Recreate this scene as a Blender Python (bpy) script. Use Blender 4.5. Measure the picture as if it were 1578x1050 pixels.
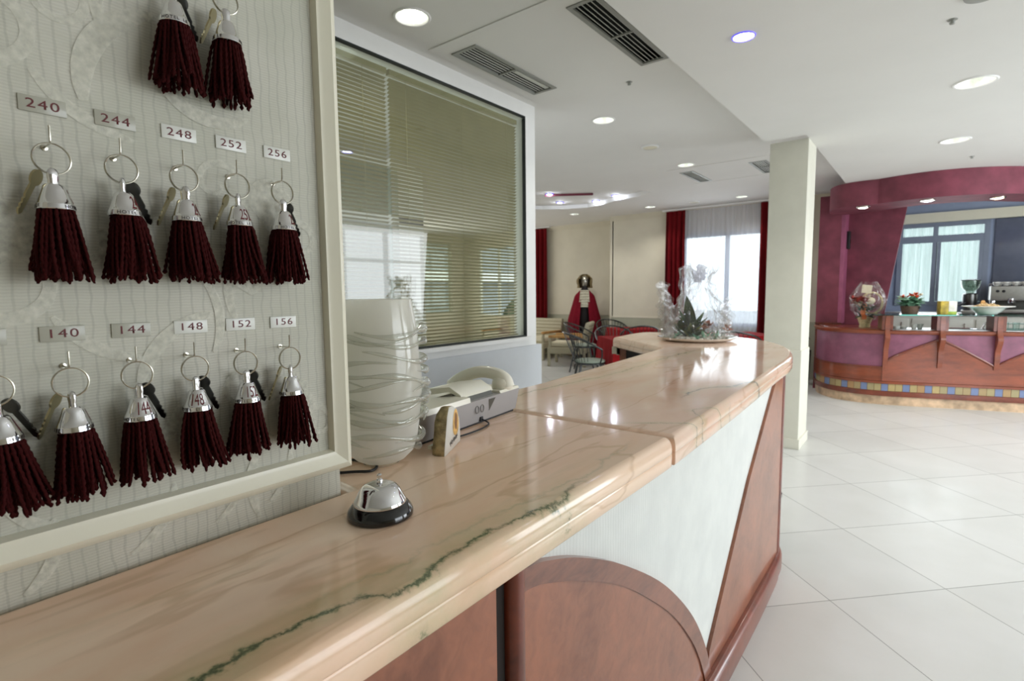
import bpy, math, random
import numpy as np
from mathutils import Vector, Matrix
from mathutils.geometry import tessellate_polygon
R = math.radians
PI = math.pi
for o in list(bpy.data.objects):
    bpy.data.objects.remove(o)
sc = bpy.context.scene
COL = sc.collection

# ------------------------------------------------------------ camera, world, light, exposure
def make_camera():
    yaw, pitch, roll = R(38.3), R(5.27), R(0.6)
    f = Vector((-math.sin(yaw) * math.cos(pitch), math.cos(yaw) * math.cos(pitch), -math.sin(pitch)))
    r = Vector((math.cos(yaw), math.sin(yaw), 0))
    u = r.cross(f)
    r2 = r * math.cos(roll) - u * math.sin(roll)
    u2 = r * math.sin(roll) + u * math.cos(roll)
    cam = bpy.data.cameras.new('camera')
    cam.sensor_width = 36
    cam.lens = 813 / 1578 * 36
    cam.clip_start = 0.02
    cam.dof.use_dof = True
    cam.dof.focus_distance = 0.82
    cam.dof.aperture_fstop = 9.0
    o = bpy.data.objects.new('camera', cam)
    m = Matrix(((r2.x, u2.x, -f.x), (r2.y, u2.y, -f.y), (r2.z, u2.z, -f.z))).to_4x4()
    m.translation = (0, 0, 1.4)
    o.matrix_world = m
    COL.objects.link(o)
    sc.camera = o
make_camera()

w = bpy.data.worlds.new('world')
sc.world = w
w.use_nodes = True
bg = w.node_tree.nodes['Background']
bg.inputs[0].default_value = (0.86, 0.93, 1.0, 1)
bg.inputs[1].default_value = 3.0

sc.view_settings.view_transform = 'Standard'
sc.view_settings.look = 'None'
sc.view_settings.exposure = 0.27
sc.view_settings.gamma = 1
sc.view_settings.use_curve_mapping = False
sc.cycles.use_denoising = True
sc.cycles.max_bounces = 10
sc.cycles.diffuse_bounces = 5
sc.cycles.glossy_bounces = 5
sc.cycles.transmission_bounces = 8
sc.cycles.transparent_max_bounces = 24
sc.cycles.sample_clamp_indirect = 6
sc.cycles.caustics_reflective = False
sc.cycles.caustics_refractive = False

def area(name, loc, target, sx, sy, power, col=(1, 1, 1)):
    l = bpy.data.lights.new(name, 'AREA')
    l.shape = 'RECTANGLE'
    l.size, l.size_y, l.energy, l.color = sx, sy, power, col
    o = bpy.data.objects.new(name, l)
    o.location = loc
    d = Vector(target) - Vector(loc)
    o.rotation_euler = d.to_track_quat('-Z', 'Y').to_euler()
    COL.objects.link(o)
# daylight entering through the window openings of the right wall, the dining room and the bar
DAY = (0.90, 0.95, 1.0)
area('daylight_entrance', (3.55, 2.6, 1.5), (0, 2.6, 1.1), 2.6, 2.3, 50, DAY)
area('daylight_hall', (3.55, 6.3, 1.5), (0, 6.3, 1.1), 2.8, 2.3, 95, DAY)
area('daylight_dining', (-2.75, 9.0, 1.55), (-2.75, 4, 1.2), 1.2, 1.5, 9, DAY)
area('daylight_lounge', (-9.0, 7.4, 1.6), (-4, 7.4, 1.2), 2.6, 1.6, 56, (1, .97, .93))
area('daylight_bar', (0.1, 10.1, 1.7), (0.1, 5, 1.2), 0.9, 1.1, 9, DAY)
area('daylight_office', (-4.4, 1.9, 1.6), (-2, 1.9, 1.2), 2.4, 1.4, 22, DAY)

# ------------------------------------------------------------ node material helpers
def s2l(c):
    return tuple(((v / 255) / 12.92 if v / 255 <= 0.04045 else ((v / 255 + 0.055) / 1.055) ** 2.4) for v in c) + (1,)

class NT:
    def __init__(s, m):
        s.t = m.node_tree
        s.p = s.t.nodes.get('Principled BSDF')
    def n(s, typ, **kw):
        x = s.t.nodes.new(typ)
        for k, v in kw.items():
            setattr(x, k, v)
        return x
    def l(s, a, b):
        s.t.links.new(a, b)
    def math(s, op, a, b=None, clamp=False):
        x = s.n('ShaderNodeMath', operation=op, use_clamp=clamp)
        for i, v in enumerate((a, b)):
            if v is None: continue
            if isinstance(v, (int, float)): x.inputs[i].default_value = v
            else: s.l(v, x.inputs[i])
        return x.outputs[0]
    def coord(s, scale=(1, 1, 1), rot=(0, 0, 0), loc=(0, 0, 0)):
        g = s.n('ShaderNodeNewGeometry') if False else s.n('ShaderNodeTexCoord')
        mp = s.n('ShaderNodeMapping')
        mp.inputs['Scale'].default_value = scale
        mp.inputs['Rotation'].default_value = rot
        mp.inputs['Location'].default_value = loc
        s.l(g.outputs['Object'], mp.inputs[0])
        return mp.outputs[0]
    def noise(s, vec, scale, detail=4, rough=.55, dist=0):
        x = s.n('ShaderNodeTexNoise')
        x.inputs['Scale'].default_value = scale
        x.inputs['Detail'].default_value = detail
        x.inputs['Roughness'].default_value = rough
        x.inputs['Distortion'].default_value = dist
        s.l(vec, x.inputs['Vector'])
        return x.outputs['Fac']
    def ramp(s, fac, stops):
        x = s.n('ShaderNodeValToRGB')
        e = x.color_ramp.elements
        while len(e) < len(stops): e.new(0.5)
        for i, (p, c) in enumerate(stops):
            e[i].position = p
            e[i].color = c if len(c) == 4 else tuple(c) + (1,)
        s.l(fac, x.inputs[0])
        return x.outputs[0]
    def mix(s, fac, a, b, mode='MIX'):
        x = s.n('ShaderNodeMix', data_type='RGBA', blend_type=mode)
        for i, v in ((0, fac), (6, a), (7, b)):
            if isinstance(v, (int, float, tuple)): x.inputs[i].default_value = v
            else: s.l(v, x.inputs[i])
        return x.outputs[2]
    def bump(s, h, strength=.3, dist=.002):
        x = s.n('ShaderNodeBump')
        x.inputs['Strength'].default_value = strength
        x.inputs['Distance'].default_value = dist
        s.l(h, x.inputs['Height'])
        s.l(x.outputs[0], s.p.inputs['Normal'])

MATS = {}
def mat(name, rgb, rough=.5, metal=0, coat=0, spec=None, alpha=1, trans=0, ior=1.45, emit=None, es=0, var=.06, vs=8, bump=0, bs=60, bd=.001):
    m = bpy.data.materials.new(name)
    m.use_nodes = True
    t = NT(m)
    p = t.p
    p.inputs['Roughness'].default_value = rough
    p.inputs['Metallic'].default_value = metal
    p.inputs['Coat Weight'].default_value = coat
    p.inputs['Coat Roughness'].default_value = .08
    p.inputs['Alpha'].default_value = alpha
    p.inputs['Transmission Weight'].default_value = trans
    p.inputs['IOR'].default_value = ior
    if spec is not None: p.inputs['Specular IOR Level'].default_value = spec
    c = s2l(rgb)
    if var and not trans:
        f = t.noise(t.coord(), vs)
        a = tuple(max(0, x * (1 - var * 2)) for x in c[:3]) + (1,)
        b = tuple(min(1, x * (1 + var * 2)) for x in c[:3]) + (1,)
        t.l(t.ramp(f, [(.3, a), (.7, b)]), p.inputs['Base Color'])
    else:
        p.inputs['Base Color'].default_value = c
    if emit:
        p.inputs['Emission Color'].default_value = s2l(emit)
        p.inputs['Emission Strength'].default_value = es
    if bump:
        t.bump(t.noise(t.coord(), bs), bump, bd)
    MATS[name] = m
    return m

def wood(name, a, b, rot=(0, 0, 0), scale=(1, 1, 1), rough=.28, coat=.5):
    m = mat(name, a, rough, coat=coat, var=0)
    t = NT(m)
    v = t.coord(scale=scale, rot=rot)
    f = t.noise(v, 5, 6, .6, .6)
    f2 = t.noise(v, 26, 3, .6, 1)
    f3 = t.math('ADD', t.math('MULTIPLY', f, .7), t.math('MULTIPLY', f2, .3))
    t.l(t.ramp(f3, [(.32, s2l(b)), (.5, s2l(a)), (.68, s2l(tuple(min(255, x * 1.16) for x in a)))]), t.p.inputs['Base Color'])
    return m

def sheer(name, rgb, opac, trl=.6):
    m = bpy.data.materials.new(name); m.use_nodes = True
    t = NT(m); t.t.nodes.remove(t.p)
    out = t.t.nodes['Material Output']
    d = t.n('ShaderNodeBsdfDiffuse'); d.inputs[0].default_value = s2l(rgb)
    tr = t.n('ShaderNodeBsdfTranslucent'); tr.inputs[0].default_value = s2l(rgb)
    tp = t.n('ShaderNodeBsdfTransparent')
    m1 = t.n('ShaderNodeMixShader'); m1.inputs[0].default_value = trl
    t.l(d.outputs[0], m1.inputs[1]); t.l(tr.outputs[0], m1.inputs[2])
    m2 = t.n('ShaderNodeMixShader')
    wv = t.noise(t.coord((9, 9, .4)) if name != 'scroll_relief' else t.coord(), 3 if name != 'scroll_relief' else 130)
    k = .3 if name != 'scroll_relief' else 1.0
    t.l(t.math('ADD', t.math('MULTIPLY', wv, k), opac - k / 2, True), m2.inputs[0])
    t.l(tp.outputs[0], m2.inputs[1]); t.l(m1.outputs[0], m2.inputs[2])
    t.l(m2.outputs[0], out.inputs[0])
    MATS[name] = m
    return m

def film(name, tint=(255, 255, 255), refl=.5, rough=.05, milky=0., ior=1.45, fac_add=0.0):
    """clear thin sheet: transparent, a fresnel share of gloss and an even share of white diffuse"""
    m = bpy.data.materials.new(name); m.use_nodes = True
    t = NT(m); t.t.nodes.remove(t.p)
    out = t.t.nodes['Material Output']
    tp = t.n('ShaderNodeBsdfTransparent'); tp.inputs[0].default_value = s2l(tint)
    g = t.n('ShaderNodeBsdfGlossy'); g.inputs['Roughness'].default_value = rough
    lw = t.n('ShaderNodeLayerWeight'); lw.inputs[0].default_value = .5
    f = t.math('ADD', t.math('MULTIPLY', t.math('POWER', lw.outputs['Facing'], 4.0), .9), .05)
    f = t.math('ADD', t.math('MULTIPLY', f, refl), fac_add, True)
    m1 = t.n('ShaderNodeMixShader')
    t.l(f, m1.inputs[0]); t.l(tp.outputs[0], m1.inputs[1]); t.l(g.outputs[0], m1.inputs[2])
    last = m1
    if milky:
        d = t.n('ShaderNodeBsdfDiffuse'); d.inputs[0].default_value = (.98, .96, .91, 1)
        tr = t.n('ShaderNodeBsdfTranslucent'); tr.inputs[0].default_value = (.98, .96, .91, 1)
        m0 = t.n('ShaderNodeMixShader'); m0.inputs[0].default_value = .5
        t.l(d.outputs[0], m0.inputs[1]); t.l(tr.outputs[0], m0.inputs[2])
        m2 = t.n('ShaderNodeMixShader'); m2.inputs[0].default_value = milky
        t.l(m1.outputs[0], m2.inputs[1]); t.l(m0.outputs[0], m2.inputs[2])
        last = m2
    t.l(last.outputs[0], out.inputs[0])
    MATS[name] = m
    return m

# ---- plain materials
mat('ceiling_paint', (218, 217, 213), .8, var=.01, vs=2)
mat('white_paint', (232, 232, 230), .55, var=.01)
mat('grey_paint', (206, 210, 214), .5, var=.01)
mat('beige_paint', (208, 202, 184), .8, var=.02, vs=3)
mat('dado_paint', (172, 172, 152), .7, var=.03, vs=4)
mat('column_paint', (212, 210, 196), .7, var=.015)
mat('cream_lacquer', (224, 220, 200), .35, coat=.15, var=.01)
mat('burgundy_plaster', (118, 56, 70), .7, var=.14, vs=5)
mat('burgundy_lit_side', (150, 80, 108), .6, var=.10, vs=6)  # brighter copy of the burgundy plaster, for the pillar's lit side face
mat('purple_panel', (132, 80, 100), .35, var=.12, vs=7)
mat('slate_panel', (94, 100, 118), .18, coat=.5, var=.08, vs=3)
mat('frame_grey', (134, 143, 160), .4, var=.02)
mat('frame_white', (214, 216, 206), .4, var=.01)
mat('blue_grey', (150, 162, 186), .6, var=.02)
mat('chrome', (232, 232, 234), .06, 1, var=0)
mat('nickel', (190, 186, 172), .2, 1, var=0)
mat('brass_key', (176, 166, 132), .32, 1, var=0)
mat('dark_steel', (92, 92, 90), .3, 1, var=0)
mat('brushed_steel', (176, 176, 172), .32, .9, var=.03, vs=30)
mat('vent_metal', (150, 152, 146), .45, .3, var=.03)
mat('vent_light', (196, 198, 190), .45, .1, var=.02)
mat('vent_dark', (24, 26, 24), .8, var=.02)
mat('black_gloss', (14, 14, 15), .12, coat=.6, var=0)
mat('black_rubber', (20, 20, 22), .5, var=.05)
mat('black_lacquer', (22, 28, 28), .25, coat=.4, var=.03)
mat('maroon_ink', (92, 22, 26), .5, var=.02)
mat('dark_ink', (58, 50, 48), .5, var=0)
mat('white_plate', (214, 214, 206), .3, coat=.3, var=.01)
mat('grey_plate', (168, 166, 152), .35, coat=.3, var=.01)
mat('phone_cream', (232, 228, 212), .35, coat=.15, var=.01)
mat('phone_grey', (168, 166, 166), .4, var=.02)
mat('phone_dark', (90, 90, 84), .3, var=.02)
mat('cushion_cream', (216, 210, 186), .85, var=.03, bump=.3, bs=200)
mat('seat_pale', (150, 160, 146), .8, var=.04)
mat('mannequin_black', (26, 20, 20), .6, var=.05)
mat('lace_white', (206, 202, 184), .9, var=.10, vs=60, bump=.8, bs=120, bd=.004)
mat('wig_brown', (120, 104, 72), .8, var=.3, vs=40, bump=.8, bs=60, bd=.01)
mat('mask_silver', (180, 178, 168), .25, .7, var=.05)
mat('leaf_green', (66, 92, 54), .4, var=.2, vs=20)
mat('leaf_edge', (150, 160, 96), .45, var=.1)
mat('leaf_pale', (116, 160, 132), .5, var=.3, vs=30)
mat('leaf_dark', (38, 56, 36), .5, var=.3, vs=30)
mat('bloom_pink', (190, 130, 110), .6, var=.25, vs=30)
mat('bloom_orange', (206, 92, 60), .6, var=.25, vs=40)
mat('bloom_red', (150, 40, 24), .6, var=.25, vs=40)
mat('bloom_cream', (226, 214, 190), .6, var=.1)
mat('pebble', (212, 206, 192), .6, var=.12, vs=40)
mat('porcelain', (232, 230, 222), .15, coat=.5, var=.01)
mat('pot_brown', (86, 66, 52), .7, var=.15, vs=30)
mat('basket_cream', (200, 184, 142), .7, var=.15, vs=60, bump=.7, bs=90, bd=.004)
mat('ribbon_orange', (190, 104, 58), .4, var=.1)
mat('card_cream', (222, 210, 180), .7, var=.02)
mat('box_gold', (180, 156, 62), .45, var=.25, vs=16)
mat('box_green', (158, 176, 70), .45, var=.2, vs=20)
mat('box_white', (236, 230, 216), .45, var=.1, vs=20)
mat('candy', (214, 184, 140), .5, var=.3, vs=60)
mat('stone_rough', (166, 150, 112), .9, var=.25, vs=60, bump=1, bs=90, bd=.004)
mat('stone_white', (214, 210, 200), .6, var=.04)
mat('stone_print', (206, 164, 96), .6, var=.2, vs=60)
mat('stone_brown', (128, 92, 62), .7, var=.15, vs=60)
mat('lamp_glow', (255, 255, 250), .5, var=0, emit=(255, 252, 240), es=9)
mat('lamp_cool', (235, 240, 255), .5, var=0, emit=(228, 234, 255), es=14)
mat('lamp_warm', (255, 240, 220), .5, var=0, emit=(255, 226, 190), es=10)
mat('reflector', (232, 240, 232), .22, .6, var=.04, vs=90, bump=.5, bs=60, bd=.004)
mat('blue_ring', (120, 110, 230), .3, var=0, emit=(90, 70, 255), es=.55)
mat('sofa_dark', (60, 50, 40), .8, var=.1)
mat('ext_white', (225, 228, 232), .8, var=.02)
mat('ext_grey', (150, 156, 160), .8, var=.1, vs=1)
mat('hedge_green', (70, 92, 60), .9, var=.4, vs=5, bump=1, bs=8, bd=.1)
mat('paving', (150, 150, 145), .9, var=.05)
mat('glass_frame', (28, 34, 34), .5, var=0)
mat('blind_beige', (186, 178, 152), .55, var=.02)
mat('tan_wood', (190, 146, 88), .4, var=.12, vs=14)
mat('gap_shade_brown', (30, 20, 14), .8, var=.05)  # painted shade for the desk's gap and open hollow
mat('bulb_glass', (235, 235, 225), .1, var=0, alpha=1)
film('window_glass', (222, 226, 212), .65, .0, fac_add=.05)
film('clear_glass', (240, 246, 244), 1.0, .0, ior=1.5, fac_add=.01)
film('cellophane', (250, 250, 250), 1.0, .07, milky=.04, fac_add=.015)
film('hopper_glass', (206, 212, 206), .8, .05, ior=1.45, fac_add=.02)
film('shelf_glass', (150, 200, 190), 1.0, .0, ior=1.5, fac_add=.03)
sheer('sheer_white', (236, 238, 248), .72)
sheer('sheer_green', (190, 206, 200), .90)

# wicker
m = mat('wicker', (196, 190, 164), .8, var=0); t = NT(m)
v = t.coord()
w1 = t.n('ShaderNodeTexWave', bands_direction='X'); w1.inputs['Scale'].default_value = 18; t.l(v, w1.inputs[0])
w2 = t.n('ShaderNodeTexWave', bands_direction='Z'); w2.inputs['Scale'].default_value = 12; t.l(v, w2.inputs[0])
f = t.math('MULTIPLY', w1.outputs['Fac'], w2.outputs['Fac'])
t.l(t.ramp(f, [(0, s2l((150, 144, 120))), (.6, s2l((204, 198, 174)))]), t.p.inputs['Base Color'])
t.bump(f, .5, .004)

# fabrics: red cloths and curtains
for nm, c in (('curtain_red', (100, 14, 20)), ('cloth_red', (134, 22, 26)), ('cape_red', (112, 18, 34))):
    m = mat(nm, c, .92, var=.06, vs=12, spec=.15)

# tassel cord: very dark red with ply lines
m = mat('tassel_cord', (50, 8, 8), .9, var=.2, vs=900, spec=.15)

# floor tiles
m = mat('floor_tiles', (214, 215, 213), .16, coat=.1, var=0); t = NT(m)
v = t.coord(rot=(0, 0, R(-46.2)))
mp0 = t.n('ShaderNodeVectorMath', operation='SUBTRACT')
ca, sa = math.cos(R(-46.2)), math.sin(R(-46.2))
px, py = -0.334, 3.521
mp0.inputs[1].default_value = (ca * px - sa * py, sa * px + ca * py, 0)
t.l(v, mp0.inputs[0])
br = t.n('ShaderNodeTexBrick')
br.offset = 0; br.squash = 1
br.inputs['Scale'].default_value = 1
br.inputs['Brick Width'].default_value = .594
br.inputs['Row Height'].default_value = .637
br.inputs['Mortar Size'].default_value = .0022
br.inputs['Mortar Smooth'].default_value = .2
br.inputs['Bias'].default_value = 0
br.inputs['Color1'].default_value = s2l((217, 218, 215))
br.inputs['Color2'].default_value = s2l((208, 209, 206))
br.inputs['Mortar'].default_value = s2l((140, 142, 138))
t.l(mp0.outputs[0], br.inputs[0])
cloud = t.ramp(t.noise(t.coord(), 3, 5), [(.3, (.93, .93, .92, 1)), (.7, (1, 1, 1, 1))])
t.l(t.mix(1.0, br.outputs['Color'], cloud, 'MULTIPLY'), t.p.inputs['Base Color'])
rr = t.math('ADD', t.math('MULTIPLY', br.outputs['Fac'], .3), .34); t.l(rr, t.p.inputs['Roughness'])

# wallpaper: ribbed pale weave (scroll motif is separate relief with the lighter tone)
def wallpaper(name, c1, c2, line, vdir='Y'):
    m = mat(name, c1, .6, var=0); t = NT(m)
    v = t.coord()
    wob = t.n('ShaderNodeTexWave', bands_direction='Z')
    wob.inputs['Scale'].default_value = 100
    wob.inputs['Distortion'].default_value = 3.0
    wob.inputs['Detail'].default_value = 2
    wob.inputs['Detail Scale'].default_value = .5
    t.l(v, wob.inputs[0])
    ver = t.n('ShaderNodeTexWave', bands_direction=vdir, wave_profile='SIN')
    ver.inputs['Scale'].default_value = 26
    ver.inputs['Distortion'].default_value = 2.5
    ver.inputs['Detail Scale'].default_value = 1.2
    t.l(v, ver.inputs[0])
    big = t.noise(v, 9, 4)
    c = t.ramp(big, [(.35, s2l(c1)), (.65, s2l(c2))])
    c = t.mix(t.ramp(ver.outputs['Fac'], [(.86, (0, 0, 0, 1)), (.98, (.45, .45, .45, 1))]), c, s2l(line))
    c = t.mix(t.ramp(wob.outputs['Fac'], [(.2, (.22, .22, .22, 1)), (.6, (0, 0, 0, 1))]), c, s2l(line))
    t.l(c, t.p.inputs['Base Color'])
    t.bump(t.math('ADD', t.math('MULTIPLY', wob.outputs['Fac'], .8), t.noise(v, 300, 2)), .35, .0006)
    return m
wallpaper('wallpaper', (186, 185, 170), (200, 197, 184), (158, 156, 144))
wallpaper('wallpaper_white', (212, 214, 210), (222, 224, 219), (188, 192, 184))
sheer('scroll_relief', (224, 222, 208), .58, 0)

# marble with long veins; major veins follow curves given in metres along the counter
def marble(name, veins, base=((244, 206, 176), (248, 220, 194), (226, 182, 146)), green=(112, 122, 92)):
    m = mat(name, base[0], .085, coat=0, var=0); t = NT(m)
    v = t.coord(rot=(0, 0, R(14)), scale=(1, 1, 1))
    vs_ = t.coord(rot=(0, 0, R(16)), scale=(3.4, 1.2, 3.4))
    n1 = t.noise(vs_, 1.6, 6, .55, .6)
    n2 = t.noise(t.coord(), 2.2, 4)
    c = t.ramp(n1, [(.25, s2l(base[2])), (.42, s2l(base[0])), (.6, s2l(base[1])), (.78, s2l((240, 212, 188)))])
    c = t.mix(t.ramp(n2, [(.4, (0, 0, 0, 1)), (.75, (.5, .5, .5, 1))]), c, s2l((232, 196, 172)))
    # thin brown streaks
    n3 = t.noise(t.coord(rot=(0, 0, R(15)), scale=(4.5, 1.0, 4.5)), 1.5, 4, .5, .3)
    st = t.ramp(n3, [(.475, (0, 0, 0, 1)), (.492, (.34, .34, .34, 1)), (.498, (.34, .34, .34, 1)), (.512, (0, 0, 0, 1))])
    c = t.mix(st, c, s2l((188, 146, 104)))
    # faint greenish clouds
    n4 = t.noise(t.coord(rot=(0, 0, R(10)), scale=(5, 1, 5)), 2.1, 5, .6, .5)
    c = t.mix(t.ramp(n4, [(.56, (0, 0, 0, 1)), (.72, (.45, .45, .45, 1))]), c, s2l((196, 180, 150)))
    geo = t.n('ShaderNodeTexCoord')
    sep = t.n('ShaderNodeSeparateXYZ'); t.l(geo.outputs['Object'], sep.inputs[0])
    wob1 = t.math('SUBTRACT', t.noise(t.coord(), 9, 6, .7), .5)
    for pts, y0, y1, wid, amt, col in veins:
        fy = t.math('DIVIDE', t.math('SUBTRACT', sep.outputs['Y'], y0), y1 - y0)
        fc = t.n('ShaderNodeFloatCurve')
        cv = fc.mapping.curves[0]
        pp = [((yy - y0) / (y1 - y0), (xx + 1.2)) for xx, yy in pts]
        cv.points[0].location = pp[0]; cv.points[1].location = pp[-1]
        for a in pp[1:-1]: cv.points.new(*a)
        fc.mapping.update()
        t.l(fy, fc.inputs['Value'])
        d = t.math('SUBTRACT', t.math('ADD', sep.outputs['X'], 1.2), fc.outputs[0])
        d = t.math('ADD', d, t.math('MULTIPLY', wob1, .075))
        ad = t.math('ABSOLUTE', d)
        core = t.math('SUBTRACT', 1.0, t.math('DIVIDE', ad, wid), True)
        core = t.math('POWER', core, 1.6)
        halo = t.math('SUBTRACT', 1.0, t.math('DIVIDE', ad, wid * 5), True)
        halo = t.math('MULTIPLY', halo, .34)
        both = t.math('MAXIMUM', core, halo)
        inr = t.math('MULTIPLY', t.math('GREATER_THAN', fy, 0.0), t.math('LESS_THAN', fy, 1.0))
        ends = t.math('MULTIPLY', t.math('MULTIPLY', fy, 8, True), t.math('MULTIPLY', t.math('SUBTRACT', 1.0, fy), 8, True))
        k = t.math('MULTIPLY', t.math('MULTIPLY', both, ends), inr)
        k = t.math('MULTIPLY', k, t.math('ADD', t.math('MULTIPLY', t.noise(t.coord(), 16, 4, .7), 1.5), -.1, True))
        k = t.math('MULTIPLY', k, amt)
        c = t.mix(k, c, t.mix(core, s2l(tuple(q * .35 + e for q, e in zip(col, (142, 146, 108)))), s2l(col)))
    t.l(c, t.p.inputs['Base Color'])
    return m
marble('marble_near', [([(-.455, .02), (-.444, .12), (-.434, .17), (-.435, .2), (-.44, .25), (-.43, .29), (-.41, .32), (-.412, .38), (-.42, .44), (-.413, .52), (-.409, .60), (-.42, .72)], .02, .72, .0105, 1.6, (96, 100, 78)),
                       ([(-.47, .22), (-.45, .32), (-.445, .45), (-.44, .6), (-.43, .7), (-.44, .85), (-.46, .98)], .22, .98, .011, .5, (156, 162, 130))])
marble('marble_far', [([(-.905, 1.05), (-.925, 1.38), (-.89, 1.66), (-.90, 2.05), (-.91, 2.36), (-.895, 2.7)], 1.05, 2.7, .010, 1.1, (120, 128, 100)),
                      ([(-.52, 1.42), (-.535, 1.52), (-.52, 1.63), (-.47, 1.70), (-.45, 1.8), (-.41, 1.95), (-.44, 2.1)], 1.42, 2.1, .011, 1.5, (120, 116, 112)),
                      ([(-.60, 1.05), (-.50, 1.10), (-.45, 1.14), (-.40, 1.2), (-.45, 1.3), (-.40, 1.4), (-.43, 1.5)], 1.05, 1.5, .006, 1.3, (130, 126, 108))],
       base=((238, 202, 178), (243, 217, 196), (232, 192, 164)))
mat('marble_kick', (196, 168, 138), .3, var=.2, vs=9)
wood('mahogany', (142, 86, 60), (112, 62, 40), rot=(R(25), 0, 0), scale=(1, 1, 1))
wood('mahogany_dark', (112, 52, 32), (78, 34, 20))
wood('mahogany_band', (128, 78, 58), (98, 56, 42), rot=(R(60), 0, 0), scale=(1, .7, 2.2))
wood('bar_wood', (128, 62, 36), (100, 44, 24), scale=(.4, .4, 1.6))

# tile band of the bar: coloured tiles along the face
m = mat('tile_band', (180, 150, 90), .25, var=0); t = NT(m)
geo = t.n('ShaderNodeTexCoord')
sep = t.n('ShaderNodeSeparateXYZ'); t.l(geo.outputs['Object'], sep.inputs[0])
cell = t.math('FLOOR', t.math('MULTIPLY', sep.outputs['X'], 14.5))
wn = t.n('ShaderNodeTexWhiteNoise', noise_dimensions='1D'); t.l(cell, wn.inputs['W'])
md = t.math('MODULO', t.math('ABSOLUTE', cell), 3)
isb = t.math('COMPARE', md, 0); 
c = t.ramp(wn.outputs['Value'], [(0, s2l((176, 154, 104))), (.5, s2l((156, 146, 108))), (1, s2l((170, 128, 84)))])
c = t.mix(isb, c, s2l((112, 126, 160)))
fr = t.math('FRACT', t.math('MULTIPLY', sep.outputs['X'], 14.5))
g = t.math('LESS_THAN', fr, .08)
c = t.mix(g, c, s2l((110, 84, 60)))
t.l(c, t.p.inputs['Base Color'])

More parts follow.
